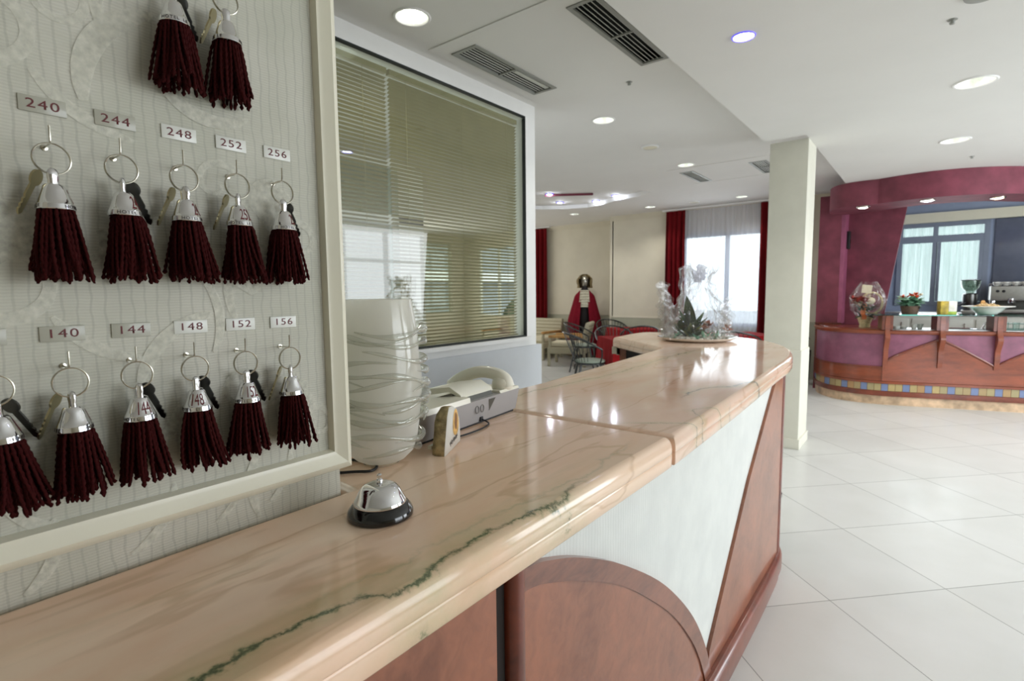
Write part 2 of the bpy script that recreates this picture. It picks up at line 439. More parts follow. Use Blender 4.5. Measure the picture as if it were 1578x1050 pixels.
# ------------------------------------------------------------ geometry helper
class G:
    def __init__(s):
        s.v, s.f, s.mi = [], [], []
    def add(s, vs, fs, mi=0):
        o = len(s.v)
        s.v += [tuple(a) for a in vs]
        s.f += [tuple(i + o for i in q) for q in fs]
        s.mi += [mi] * len(fs)
        return s
    def box(s, c, d, rz=0, mi=0, M=None):
        x, y, z = [a / 2 for a in d]
        vs = [(-x, -y, -z), (x, -y, -z), (x, y, -z), (-x, y, -z), (-x, -y, z), (x, -y, z), (x, y, z), (-x, y, z)]
        cr, sr = math.cos(rz), math.sin(rz)
        vs = [(c[0] + a * cr - b * sr, c[1] + a * sr + b * cr, c[2] + e) for a, b, e in vs]
        if M: vs = [tuple(M @ Vector(q)) for q in vs]
        return s.add(vs, [(0, 3, 2, 1), (4, 5, 6, 7), (0, 1, 5, 4), (1, 2, 6, 5), (2, 3, 7, 6), (3, 0, 4, 7)], mi)
    def bb(s, x0, x1, y0, y1, z0, z1, mi=0):
        return s.box(((x0 + x1) / 2, (y0 + y1) / 2, (z0 + z1) / 2), (x1 - x0, y1 - y0, z1 - z0), mi=mi)
    def rbox(s, c, d, r=.005, rz=0, n=3, mi=0, M=None):
        """box with rounded edges (superellipsoid-like lattice)"""
        k = n
        pts, idx, fs = [], {}, []
        def coords(h):
            a = [-h + r - r * math.cos(i * PI / 2 / k) for i in range(k + 1)] 
            return a + [-q for q in reversed(a)]
        hx, hy, hz = [q / 2 for q in d]
        r = min(r, hx * .98, hy * .98, hz * .98)
        def key(p):
            q = tuple(round(u, 7) for u in p)
            if q not in idx:
                idx[q] = len(pts); pts.append(p)
            return idx[q]
        def proj(p):
            q = [max(-h + r, min(h - r, u)) for u, h in zip(p, (hx, hy, hz))]
            dd = Vector([u - w_ for u, w_ in zip(p, q)])
            if dd.length > 1e-9: dd = dd.normalized() * r
            return tuple(w_ + e for w_, e in zip(q, dd))
        H = (hx, hy, hz)
        for ax in range(3):
            a, b = [(1, 2), (2, 0), (0, 1)][ax]
            ca_ = coords(H[a]); cb_ = coords(H[b])
            for sg in (-1, 1):
                gr = []
                for u in ca_:
                    row = []
                    for w_ in cb_:
                        p = [0, 0, 0]; p[ax] = sg * H[ax]; p[a] = u; p[b] = w_
                        row.append(key(proj(p)))
                    gr.append(row)
                for i in range(len(ca_) - 1):
                    for j in range(len(cb_) - 1):
                        q = (gr[i][j], gr[i + 1][j], gr[i + 1][j + 1], gr[i][j + 1])
                        if len(set(q)) < 3: continue
                        q = tuple(dict.fromkeys(q))
                        fs.append(q if sg > 0 else tuple(reversed(q)))
        cr, sr = math.cos(rz), math.sin(rz)
        vs = [(c[0] + p[0] * cr - p[1] * sr, c[1] + p[0] * sr + p[1] * cr, c[2] + p[2]) for p in pts]
        if M: vs = [tuple(M @ Vector(q)) for q in vs]
        return s.add(vs, fs, mi)
    def lathe(s, prof, c=(0, 0, 0), n=32, mi=0, M=None, wob=None, a0=0, a1=2 * PI):
        full = abs(a1 - a0 - 2 * PI) < 1e-6
        cols = n if full else n + 1
        vs = []
        for r, z in prof:
            for i in range(cols):
                a = a0 + (a1 - a0) * i / n
                rr = r * (wob(a, z) if wob else 1)
                vs.append((c[0] + rr * math.cos(a), c[1] + rr * math.sin(a), c[2] + z))
        fs = []
        for j in range(len(prof) - 1):
            for i in range(n):
                i2 = (i + 1) % cols
                fs.append((j * cols + i, j * cols + i2, (j + 1) * cols + i2, (j + 1) * cols + i))
        if M: vs = [tuple(M @ Vector(q)) for q in vs]
        return s.add(vs, fs, mi)
    def tube(s, path, r, n=10, closed=False, mi=0, caps=True):
        P = [Vector(p) for p in path]
        m = len(P)
        rs = r if isinstance(r, (list, tuple)) else [r] * m
        vs = []
        up = None
        for i in range(m):
            if closed: d = P[(i + 1) % m] - P[i - 1]
            else: d = P[min(i + 1, m - 1)] - P[max(i - 1, 0)]
            if d.length < 1e-9: d = Vector((0, 0, 1))
            d.normalize()
            if up is None:
                up = Vector((0, 0, 1)) if abs(d.z) < .9 else Vector((1, 0, 0))
            a = d.cross(up)
            if a.length < 1e-6: a = d.orthogonal()
            a.normalize(); b = a.cross(d); up = b
            for k in range(n):
                t_ = 2 * PI * k / n
                vs.append(P[i] + (a * math.cos(t_) + b * math.sin(t_)) * rs[i])
        fs = []
        for i in range(m if closed else m - 1):
            j = (i + 1) % m
            for k in range(n):
                k2 = (k + 1) % n
                fs.append((i * n + k, i * n + k2, j * n + k2, j * n + k))
        if not closed and caps:
            fs.append(tuple(reversed(range(n)))); fs.append(tuple(range((m - 1) * n, m * n)))
        return s.add(vs, fs, mi)
    def prism(s, pts, z0, z1, mi=0, caps=True):
        n = len(pts)
        ar = sum(pts[i][0] * pts[(i + 1) % n][1] - pts[(i + 1) % n][0] * pts[i][1] for i in range(n))
        if ar < 0: pts = list(reversed(pts))
        vs = [(x, y, z0) for x, y in pts] + [(x, y, z1) for x, y in pts]
        fs = [(i, (i + 1) % n, (i + 1) % n + n, i + n) for i in range(n)]
        s.add(vs, fs, mi)
        if caps:
            tr = tessellate_polygon([[Vector((x, y, 0)) for x, y in pts]])
            for z, fl in ((z0, True), (z1, False)):
                o = [(x, y, z) for x, y in pts]
                ff = []
                for a, b, c in tr:
                    q = (Vector(o[b]) - Vector(o[a])).cross(Vector(o[c]) - Vector(o[a])).z
                    if (q > 0) == fl: a, c = c, a
                    ff.append((a, b, c))
                s.add(o, ff, mi)
        return s
    def layers(s, pts, lay, mi=0, cap_top=True, cap_bot=True):
        """stack of offset copies of an outline: lay = [(inset, z)...] bottom to top (rounded slab edges)"""
        n = len(pts)
        ar = sum(pts[i][0] * pts[(i + 1) % n][1] - pts[(i + 1) % n][0] * pts[i][1] for i in range(n))
        if ar < 0: pts = list(reversed(pts))
        nrm = []
        for i in range(n):
            a, b, c = Vector(pts[i - 1]), Vector(pts[i]), Vector(pts[(i + 1) % n])
            d1 = (b - a).normalized(); d2 = (c - b).normalized()
            n1 = Vector((-d1.y, d1.x)); n2 = Vector((-d2.y, d2.x))
            m_ = n1 + n2
            if m_.length < 1e-6: m_ = n1
            m_.normalize()
            m_ = m_ / max(.4, m_.dot(n1))
            nrm.append(m_)
        vs, fs = [], []
        for ins, z in lay:
            vs += [(p[0] + nrm[i].x * ins, p[1] + nrm[i].y * ins, z) for i, p in enumerate(pts)]
        for j in range(len(lay) - 1):
            for i in range(n):
                i2 = (i + 1) % n
                fs.append((j * n + i, j * n + i2, (j + 1) * n + i2, (j + 1) * n + i))
        s.add(vs, fs, mi)
        for k, on, flip in ((0, cap_bot, True), (len(lay) - 1, cap_top, False)):
            if not on: continue
            ring = vs[k * n:(k + 1) * n]
            tr = tessellate_polygon([[Vector((x, y, 0)) for x, y, z in ring]])
            ff = []
            for a, b, c in tr:
                q = (Vector(ring[b]) - Vector(ring[a])).cross(Vector(ring[c]) - Vector(ring[a])).z
                if (q > 0) == flip: a, c = c, a
                ff.append((a, b, c))
            s.add(ring, ff, mi)
        return s
    def sphere(s, c, r, n=16, m_=10, mi=0, M=None):
        if isinstance(r, (int, float)): r = (r, r, r)
        vs, fs = [], []
        for j in range(m_ + 1):
            ph = PI * j / m_
            for i in range(n):
                a = 2 * PI * i / n
                vs.append((c[0] + r[0] * math.sin(ph) * math.cos(a), c[1] + r[1] * math.sin(ph) * math.sin(a), c[2] - r[2] * math.cos(ph)))
        for j in range(m_):
            for i in range(n):
                i2 = (i + 1) % n
                fs.append((j * n + i, j * n + i2, (j + 1) * n + i2, (j + 1) * n + i))
        if M: vs = [tuple(M @ Vector(q)) for q in vs]
        return s.add(vs, fs, mi)
    def grid(s, fn, nu, nv, mi=0, closeu=False):
        vs = [fn(i / nu, j / nv) for j in range(nv + 1) for i in range(nu if closeu else nu + 1)]
        c = nu if closeu else nu + 1
        fs = []
        for j in range(nv):
            for i in range(nu):
                i2 = (i + 1) % c
                fs.append((j * c + i, j * c + i2, (j + 1) * c + i2, (j + 1) * c + i))
        return s.add(vs, fs, mi)
    def xf(s, M, start=0):
        s.v[start:] = [tuple(M @ Vector(p)) for p in s.v[start:]]
        return s
    def obj(s, name, mats, parent=None, local=False, smooth=40, **props):
        if not isinstance(mats, (list, tuple)): mats = [mats]
        vs = s.v
        if parent is not None and not local:
            L = Vector((0, 0, 0)); p = parent
            while p is not None:
                L += p.location; p = p.parent
            vs = [(a - L.x, b - L.y, c - L.z) for a, b, c in vs]
        me = bpy.data.meshes.new(name)
        me.from_pydata(vs, [], s.f)
        for q in mats: me.materials.append(MATS[q])
        if len(mats) > 1: me.polygons.foreach_set('material_index', s.mi)
        me.polygons.foreach_set('use_smooth', [True] * len(s.f))
        me.validate(); me.update()
        if smooth: me.set_sharp_from_angle(angle=R(smooth))
        o = bpy.data.objects.new(name, me)
        COL.objects.link(o)
        if parent is not None: o.parent = parent
        for k, v in props.items(): o[k] = v
        return o

def thing(name, label, cat, loc=(0, 0, 0), rz=0, group=None):
    o = bpy.data.objects.new(name, None)
    o.empty_display_size = .05
    o.location = loc; o.rotation_euler = (0, 0, rz)
    COL.objects.link(o)
    o['label'] = label; o['category'] = cat
    if group: o['group'] = group
    return o
def tag(o, label, cat, group=None):
    o['label'] = label; o['category'] = cat
    if group: o['group'] = group
    return o
def struct(g, name, mats, **k):
    o = g.obj(name, mats, **k); o['kind'] = 'structure'; return o
def dup(root, loc, rz, label, group=None):
    r = root.copy(); COL.objects.link(r); r.location = loc; r.rotation_euler = (0, 0, rz)
    r['label'] = label
    if group: r['group'] = group
    for ch in list(root.children):
        c = ch.copy(); COL.objects.link(c); c.parent = r
        for g2 in list(ch.children):
            d = g2.copy(); COL.objects.link(d); d.parent = c
    return r

def text_geo(txt, size, extrude=.0003, sx=1.0, spacing=1.0):
    cu = bpy.data.curves.new('txt', 'FONT')
    cu.body = txt; cu.size = size; cu.extrude = extrude
    cu.align_x = 'CENTER'; cu.align_y = 'CENTER'
    cu.space_character = spacing
    cu.resolution_u = 3
    o = bpy.data.objects.new('txt', cu)
    COL.objects.link(o)
    dg = bpy.context.evaluated_depsgraph_get()
    me = bpy.data.meshes.new_from_object(o.evaluated_get(dg))
    g = G()
    g.add([(v.co.x * sx, v.co.y, v.co.z) for v in me.vertices], [tuple(p.vertices) for p in me.polygons])
    bpy.data.objects.remove(o); bpy.data.curves.remove(cu); bpy.data.meshes.remove(me)
    return g

def catmull(pts, n=8, closed=False):
    P = [Vector(p) for p in pts]; out = []
    m_ = len(P)
    rng = range(m_ if closed else m_ - 1)
    for i in rng:
        p0 = P[(i - 1) % m_] if closed or i > 0 else P[i]
        p1 = P[i]; p2 = P[(i + 1) % m_]
        p3 = P[(i + 2) % m_] if closed or i + 2 < m_ else P[(i + 1) % m_]
        for k in range(n):
            t_ = k / n
            out.append(.5 * ((2 * p1) + (-p0 + p2) * t_ + (2 * p0 - 5 * p1 + 4 * p2 - p3) * t_ ** 2 + (-p0 + 3 * p1 - 3 * p2 + p3) * t_ ** 3))
    if not closed: out.append(P[-1])
    return [tuple(q) for q in out]

def round_poly(pts, rads, n=6):
    """polygon with rounded corners"""
    out = []
    m_ = len(pts)
    for i in range(m_):
        p = Vector(pts[i]); a = Vector(pts[i - 1]); b = Vector(pts[(i + 1) % m_])
        r = rads[i] if isinstance(rads, (list, tuple)) else rads
        if r <= 0: out.append(tuple(p)); continue
        da = (a - p).normalized(); db = (b - p).normalized()
        s0 = p + da * min(r, (a - p).length * .49); s1 = p + db * min(r, (b - p).length * .49)
        for k in range(n + 1):
            t_ = k / n
            q = s0 * (1 - t_) ** 2 + p * 2 * t_ * (1 - t_) + s1 * t_ ** 2
            out.append((q.x, q.y))
    return out

def cloud_noise(x, y, z=0):
    return (math.sin(x * 12.9 + y * 4.1 + z * 7.7) + math.sin(x * 5.3 - y * 9.7 + z * 3.1 + 1.3) + math.sin(x * 2.1 + y * 15.7 - z * 11.3 + .7)) / 3

# ============================================================ THE ROOM
g = G(); g.bb(-9.4, 3.9, -2.4, 10.4, -.1, 0); struct(g, 'floor', 'floor_tiles')

def circle(x, y, r, n=24):
    return [(x + r * math.cos(2 * PI * i / n), y + r * math.sin(2 * PI * i / n)) for i in range(n)]
def holed(g, outer, holes, z, mi=0, up=False):
    loops = [[Vector((x, y, 0)) for x, y in outer]] + [[Vector((x, y, 0)) for x, y in h] for h in holes]
    tr = tessellate_polygon(loops)
    vs = [(p.x, p.y, z) for lp in loops for p in lp]
    ff = []
    for a, b, c in tr:
        q = (Vector(vs[b]) - Vector(vs[a])).cross(Vector(vs[c]) - Vector(vs[a])).z
        if abs(q) < 1e-12: continue
        if (q > 0) != up: a, c = c, a
        ff.append((a, b, c))
    return g.add(vs, ff, mi)
def rect(x0, x1, y0, y1): return [(x0, y0), (x1, y0), (x1, y1), (x0, y1)]

HI, LO = 2.80, 2.65
DL_HI = [(-2.137, 1.913), (-2.175, 3.998), (-2.216, 5.986), (-5.15, 8.39), (-3.76, 8.55), (-2.30, 8.555)]
DL_LO = [(.157, 4.40), (.108, 5.99), (1.9, 4.9), (1.6, 2.4)]
BLUE = [(-.786, 2.873), (.9, 2.873)]
VENTS = [(-2.265, -2.085, 2.335, 3.15), (-1.470, -1.303, 2.33, 3.187), (-2.42, -2.268, 6.35, 7.04), (-1.64, -1.47, 6.35, 7.02)]
SPK = [(-2.213, 5.013), (-3.012, 8.536)]
LED = [(-4.56, 6.72), (-4.85, 7.45), (-4.34, 7.74), (-3.86, 7.49)]
cove = [(-5.45, 7.3), (-5.28, 7.56), (-4.95, 7.78), (-4.59, 7.90), (-4.25, 7.80), (-3.96, 7.62), (-3.5, 7.50), (-3.18, 7.29), (-3.35, 6.9), (-3.9, 6.6), (-4.3, 6.2), (-4.9, 6.1), (-5.35, 6.5)]
g = G()
holes = [circle(x, y, .086) for x, y in DL_HI] + [rect(*v) for v in VENTS] + [cove]
holed(g, [(-9.3, -2.3), (-1.165, -2.3), (-1.165, 4.98), (-.85, 4.98), (-.85, 5.09), (-.85, 9.25), (-1.23, 9.3), (-4.8, 9.3), (-4.8, 9.8), (-9.3, 9.8)], holes, HI)
# lowered hall ceiling with its step faces
holed(g, [(-1.165, -2.3), (3.7, -2.3), (3.7, 10.3), (-1.2, 10.3), (-1.2, 9.2), (-.85, 9.2), (-.85, 4.98), (-1.165, 4.98)],
      [circle(x, y, .099) for x, y in DL_LO] + [circle(x, y, .05) for x, y in BLUE], LO)
for (x0, y0, x1, y1) in ((-1.165, -2.3, -1.165, 4.98), (-1.165, 4.98, -.85, 4.98), (-.85, 4.98, -.85, 9.2)):
    g.add([(x0, y0, LO), (x1, y1, LO), (x1, y1, HI), (x0, y0, HI)], [(0, 1, 2, 3)])
# cove walls and raised field
n = len(cove)
g.add([(x, y, HI) for x, y in cove] + [(x, y, HI + .062) for x, y in cove], [(i, (i + 1) % n, (i + 1) % n + n, i + n) for i in range(n)])
holed(g, cove, [], HI + .062)
g.bb(-9.4, 3.8, -2.4, 10.4, 3.0, 3.1)
struct(g, 'ceiling', 'ceiling_paint', smooth=20)
# two cut-outs are where the vents sit; the access panel is a flush board around them
g = G()
holed(g, rect(-2.345, -1.175, 2.215, 3.40), [rect(*VENTS[0]), rect(*VENTS[1])], HI - .006)
for a, b in (((-2.345, 2.215), (-1.175, 2.215)), ((-1.175, 3.40), (-2.345, 3.40)), ((-2.345, 3.40), (-2.345, 2.215))):
    g.add([(a[0], a[1], HI), (b[0], b[1], HI), (b[0], b[1], HI - .006), (a[0], a[1], HI - .006)], [(0, 1, 2, 3)])
for y in (6.13, 7.10):
    g.bb(-2.5, -1.17, y, y + .012, HI - .004, HI - .0005)
struct(g, 'trim_1', 'ceiling_paint')
# burgundy accent strip in the cove
g = G(); g.box((-4.33, 6.90, HI + .045), (.72, .03, .03), rz=R(33)); struct(g, 'trim_2', 'burgundy_plaster')

# key wall (partition) with scroll paper
g = G(); g.bb(-.86, -.691, -2.3, .449, 0, HI); struct(g, 'wall_left', 'wallpaper')

# raised scrolls of the wallpaper: ribbons of varying width on the wall plane
RIB = [0]
def ribbon(g, pts, w0, w1, X=-.6905, lift=.0002):
    RIB[0] += 1; lift += RIB[0] * .00001
    P = [Vector(p) for p in pts]; m_ = len(P)
    vs = []
    for i, p in enumerate(P):
        d = (P[min(i + 1, m_ - 1)] - P[max(i - 1, 0)]).normalized()
        nn = Vector((-d.y, d.x))
        t_ = i / (m_ - 1)
        wv = 1.6 * (w0 + (w1 - w0) * t_) * (max(.12, math.sin(PI * min(.99, t_ * .95 + .04)) ** .5) if w1 == w0 else 1)
        for s_ in (-1, 1):
            q = p + nn * wv * s_ / 2
            vs.append((X + lift, q.x, q.y))
    g.add(vs, [(2 * i + 1, 2 * i + 3, 2 * i + 2, 2 * i) for i in range(m_ - 1)])
    k = len(g.f) - (m_ - 1)
    for j in range(k, len(g.f)):
        q = [Vector(g.v[i]) for i in g.f[j]]
        if (q[1] - q[0]).cross(q[2] - q[0]).x < 0: g.f[j] = tuple(reversed(g.f[j]))
def scroll(g, cy, cz, r, a0, turns, w, sgn=1, sh=.86):
    pts = []
    N = 34
    for i in range(N + 1):
        t_ = i / N
        a = a0 + sgn * turns * 2 * PI * t_
        rr = r * (1 - sh * t_)
        pts.append((cy + rr * math.cos(a), cz + rr * math.sin(a)))
    ribbon(g, pts, w, w * .35)
def leaf(g, y, z, L, ang, w, curl=.5):
    N = 16; pts = []
    a = ang; p = Vector((y, z))
    for i in range(N + 1):
        pts.append((p.x, p.y))
        a += curl / N
        p = p + Vector((math.cos(a), math.sin(a))) * L / N
    ribbon(g, pts, w, w)
random.seed(5)
g = G()
for (cy, cz) in ((.10, 1.66), (.345, 1.50), (.10, 1.42), (.36, 1.24), (.23, 1.80), (.05, 1.24)):
    s_ = 1 if (cy < .2) else -1
    scroll(g, cy, cz, .050, R(200) if s_ > 0 else R(-20), .95, .010, s_)
    scroll(g, cy + .05 * s_, cz + .035, .030, R(30), .9, .006, -s_)
    scroll(g, cy - .055 * s_, cz - .030, .034, R(150), .8, .007, s_)
    for k in range(5):
        leaf(g, cy + .012 * s_, cz + .02, .050 + .008 * k, R(60 + 22 * k * s_), .013, .9 * s_)
    leaf(g, cy + .03 * s_, cz - .04, .10, R(-60 * s_ + (0 if s_ > 0 else 180)), .008, .9)
for y0, z0, L, a, w_, c_ in ((.20, 1.30, .12, R(80), .010, -1.2), (.28, 1.33, .10, R(60), .007, 1.2), (.33, 1.40, .07, R(95), .006, .8), (.33, 1.40, .07, R(60), .006, -.9), (.33, 1.40, .06, R(130), .005, .9),
                            (.17, 1.60, .14, R(100), .014, -1.4), (.24, 1.64, .11, R(-60), .010, 1.6), (.16, 1.20, .12, R(10), .01, 1.1), (.27, 1.115, .10, R(30), .006, .9), (.18, 1.11, .09, R(20), .007, 1.2), (.34, 1.12, .08, R(35), .006, 1.0), (.09, 1.105, .08, R(30), .008, 1.3)):
    leaf(g, y0, z0, L, a, w_, c_)
struct(g, 'trim_3', 'scroll_relief', smooth=0)

# window wall of the back office
g = G()
X0, X1 = -2.55, -2.43
g.bb(X0, X1, -2.3, 3.385, 2.70, HI)
g.bb(X0, X1, -2.3, 3.385, .985, 1.056)
g.bb(X0, X1, 3.262, 3.385, 1.056, 2.70)
g.bb(X0, X1, -2.3, -1.0, 1.056, 2.70)
struct(g, 'wall_window_side', 'white_paint')
g = G(); g.bb(X0 - .02, X1 + .02, -2.3, 3.43, 0, .985); struct(g, 'baseboard_window_side', 'grey_paint')
g = G()
for (a, b, c_, d) in ((-1.0, 3.262, 2.692, 2.70), (-1.0, 3.262, 1.056, 1.066), (3.255, 3.262, 1.066, 2.688), (-1.0, -.99, 1.066, 2.688)):
    g.bb(-2.455, -2.427, a, b, c_, d)
wf = struct(g, 'window_1', 'glass_frame')
g = G(); g.add([(-2.445, -.99, 1.066), (-2.445, 3.25, 1.066), (-2.445, 3.25, 2.688), (-2.445, -.99, 2.688)], [(0, 1, 2, 3)])
g.obj('glass_pane', 'window_glass', wf)
g = G(); g.bb(-2.56, -2.40, -1.0, 3.30, 1.030, 1.056); struct(g, 'trim_4', 'white_paint')

# venetian blinds behind the pane, two side by side
def blind(y0, y1, label, tilt):
    t_ = thing('venetian_blind', label, 'blind', (-2.50, (y0 + y1) / 2, 2.66), group='blinds behind the office pane')
    g = G(); z = 1.09
    while z < 2.64:
        for sgn in (1,):
            c_, s_ = math.cos(tilt), math.sin(tilt)
            hw = .0125
            g.add([(-2.50 - hw * c_, y0, z - hw * s_), (-2.50 + hw * c_, y0, z + hw * s_), (-2.50 + hw * c_, y1, z + hw * s_), (-2.50 - hw * c_, y1, z - hw * s_),
                   (-2.50, y0, z + .0022), (-2.50, y1, z + .0022)],
                  [(0, 4, 5, 3), (4, 1, 2, 5)])
        z += .0225
    g.obj('slats', 'blind_beige', t_, smooth=0)
    g = G(); g.bb(-2.515, -2.485, y0, y1, 2.645, 2.675); g.obj('head_rail', 'blind_beige', t_)
    g = G(); g.bb(-2.512, -2.488, y0, y1, 1.068, 1.078); g.obj('bottom_rail', 'blind_beige', t_)
    for k in range(3):
        yy = y0 + (y1 - y0) * (.1 + .4 * k)
        g = G(); g.tube([(-2.486, yy, 1.07), (-2.486, yy, 2.65)], .0012, 5); g.obj('ladder_cord', 'blind_beige', t_)
blind(.35, 2.02, 'left beige venetian blind behind the office pane, by the key wall', R(18))
blind(2.04, 3.23, 'right beige venetian blind behind the office pane, by its free end', R(30))

# office exterior wall and the lounge beyond
g = G()
XO = -4.5
g.bb(XO - .2, XO, -2.3, 4.1, 0, .9); g.bb(XO - .2, XO, -2.3, 4.1, 2.72, HI)
for y in (-2.3, -.2, 1.5, 2.65, 3.75): g.bb(XO - .15, XO + .02, y, y + (.10 if y < 3.7 else .35), .9, 2.72)
g.bb(XO - .15, XO + .02, -2.3, 4.1, 2.12, 2.22)
struct(g, 'wall_office', 'white_paint')
g = G(); g.add([(XO - .085, -2.2, .9), (XO - .085, 3.75, .9), (XO - .085, 3.75, 2.72), (XO - .085, -2.2, 2.72)], [(0, 1, 2, 3)]); struct(g, 'window_2', 'window_glass')
g = G()
g.bb(-9.3, -4.5, 4.02, 4.1, 0, HI); struct(g, 'wall_lounge_near', 'beige_paint')
g = G()
XL = -9.2
g.bb(XL - .15, XL, 4.1, 9.8, 0, .9); g.bb(XL - .15, XL, 4.1, 9.8, 2.55, HI)
for y in (4.1, 5.4, 6.7, 8.0, 9.3): g.bb(XL - .12, XL + .01, y, y + (.12 if y < 9 else .5), .9, 2.55)
struct(g, 'wall_lounge', 'beige_paint')
g = G(); g.add([(XL - .065, 4.2, .9), (XL - .065, 9.4, .9), (XL - .065, 9.4, 2.55), (XL - .065, 4.2, 2.55)], [(0, 1, 2, 3)]); struct(g, 'window_3', 'window_glass')
for i, y in enumerate((4.9, 6.6, 8.3)):
    pass

# far wall of the dining room: recessed left part and advanced right part with the window
g = G()
YL, YR = 9.72, 9.2
g.bb(-9.3, -8.7, YL, YL + .15, 0, HI); g.bb(-7.5, -4.8, YL, YL + .15, 0, HI)
g.bb(-8.7, -7.5, YL, YL + .15, 0, .85); g.bb(-8.7, -7.5, YL, YL + .15, 2.45, HI)
g.bb(-4.85, -4.78, YR, YL + .1, 0, HI)
g.bb(-4.8, -3.45, YR, YR + .15, 0, HI); g.bb(-1.95, -.9, YR, YR + .15, 0, HI)
g.bb(-3.45, -1.95, YR, YR + .15, 0, .78); g.bb(-3.45, -1.95, YR, YR + .15, 2.36, HI)
struct(g, 'wall_far', 'beige_paint')
g = G()
g.bb(-7.5, -4.86, YL - .012, YL, 0, .90); g.bb(-4.8, -3.45, YR - .012, YR, 0, .89); g.bb(-3.45, -1.95, YR - .012, YR, 0, .78); g.bb(-1.95, -.9, YR - .012, YR, 0, .89)
struct(g, 'baseboard_far', 'dado_paint')
g = G()
for (x0, x1, y) in ((-7.5, -4.86, YL), (-4.82, -.9, YR)):
    if y == YL:
        g.bb(x0, x1, y - .02, y, .90, .925)
    else:
        g.bb(x0, -3.45, y - .02, y, .89, .915); g.bb(-1.95, x1, y - .02, y, .89, .915)
    for k in range(5):
        g.bb(x0, x1, y - .015 - .013 * k, y, HI - .085 + .017 * k, HI - .066 + .017 * k)
struct(g, 'trim_5', 'beige_paint')
# dining window
g = G()
for x in (-3.45, -2.72, -2.0): g.bb(x, x + .06, YR + .02, YR + .08, .78, 2.36)
for z in (.78, 2.30): g.bb(-3.45, -1.95, YR + .02, YR + .08, z, z + .06)
w4 = struct(g, 'window_4', 'frame_grey')
g = G(); g.add([(-3.4, YR + .05, .84), (-2.0, YR + .05, .84), (-2.0, YR + .05, 2.30), (-3.4, YR + .05, 2.30)], [(0, 1, 2, 3)]); g.obj('glass_pane', 'clear_glass', w4)
g = G()
for x in (-8.7, -8.1, -7.55): g.bb(x, x + .05, YL + .02, YL + .08, .85, 2.45)
struct(g, 'window_5', 'frame_white')

# hall side: right wall with openings, wall behind the camera, bar back wall
g = G()
XR = 3.6
g.bb(XR, XR + .15, -2.4, 1.2, 0, LO); g.bb(XR, XR + .15, 4.0, 4.8, 0, LO); g.bb(XR, XR + .15, 7.8, 10.3, 0, LO)
for a, b in ((1.2, 4.0), (4.8, 7.8)):
    g.bb(XR, XR + .15, a, b, 0, .25); g.bb(XR, XR + .15, a, b, 2.6, LO)
struct(g, 'wall_right', 'beige_paint')
g = G()
for a, b in ((1.2, 4.0), (4.8, 7.8)):
    for k in range(4):
        y = a + (b - a - .07) * k / 3
        g.bb(XR + .02, XR + .09, y, y + .07, .25, 2.6)
    g.bb(XR + .02, XR + .09, a, b, 2.0, 2.07)
struct(g, 'window_6', 'frame_grey')
g = G(); g.bb(-2.43, 3.7, -2.4, -2.3, 0, HI); struct(g, 'wall_behind', 'beige_paint')
g = G()
YB = 10.2
g.bb(-.98, 3.7, YB, YB + .15, 0, 1.13); g.bb(-.98, -.42, YB, YB + .15, 1.13, LO); g.bb(-.42, 3.7, YB, YB + .15, 2.36, LO)
g.bb(.62, 3.7, YB, YB + .15, 1.13, 2.36)
g.bb(-1.24, -.98, 9.2, YB + .15, 0, LO)
struct(g, 'wall_bar', 'blue_grey')
g = G(); g.bb(-.95, 2.4, YB - .10, YB - .001, 2.36, 2.50); struct(g, 'trim_6', 'cream_lacquer')
g = G()
for x in (-.42, .0, .575): g.bb(x, x + .06, YB - .034, YB + .044, 1.128, 2.362)
for z in (1.13, 2.07, 2.30): g.bb(-.42, .63, YB - .03, YB + .04, z, z + (.10 if 1.5 < z < 2.2 else .06))
g.bb(.062, .10, YB - .05, YB, 1.195, 2.066); g.bb(.53, .572, YB - .05, YB, 1.195, 2.066)
w7 = struct(g, 'window_7', 'frame_grey')
g = G(); g.add([(-.38, YB + .025, 1.16), (.6, YB + .025, 1.16), (.6, YB + .025, 2.32), (-.38, YB + .025, 2.32)], [(0, 1, 2, 3)]); g.obj('glass_pane', 'clear_glass', w7)
# dark lacquered panels right of the bar window
for i in range(4):
    g = G(); g.rbox((.90 + .43 * i, YB - .015, 1.745), (.42, .03, 1.22), .004)
    tag(g.obj('wall_panel', 'slate_panel'), 'dark slate blue glossy wall panel behind the bar, %s' % ('next to the window frame' if i == 0 else 'at the right picture edge' if i == 1 else 'beyond the right picture edge, panel %s' % 'ab'[i - 2]), 'wall panel', 'slate panels behind the bar')

# free column
g = G(); g.rbox((-.995, 5.265, 1.325), (.296, .37, 2.65), .004); struct(g, 'wall_column', 'column_paint')
g = G(); g.rbox((-.995, 5.265, .435), (.312, .386, .87), .006); g.rbox((-.995, 5.265, .045), (.336, .41, .09), .004); struct(g, 'baseboard_column', 'column_paint')

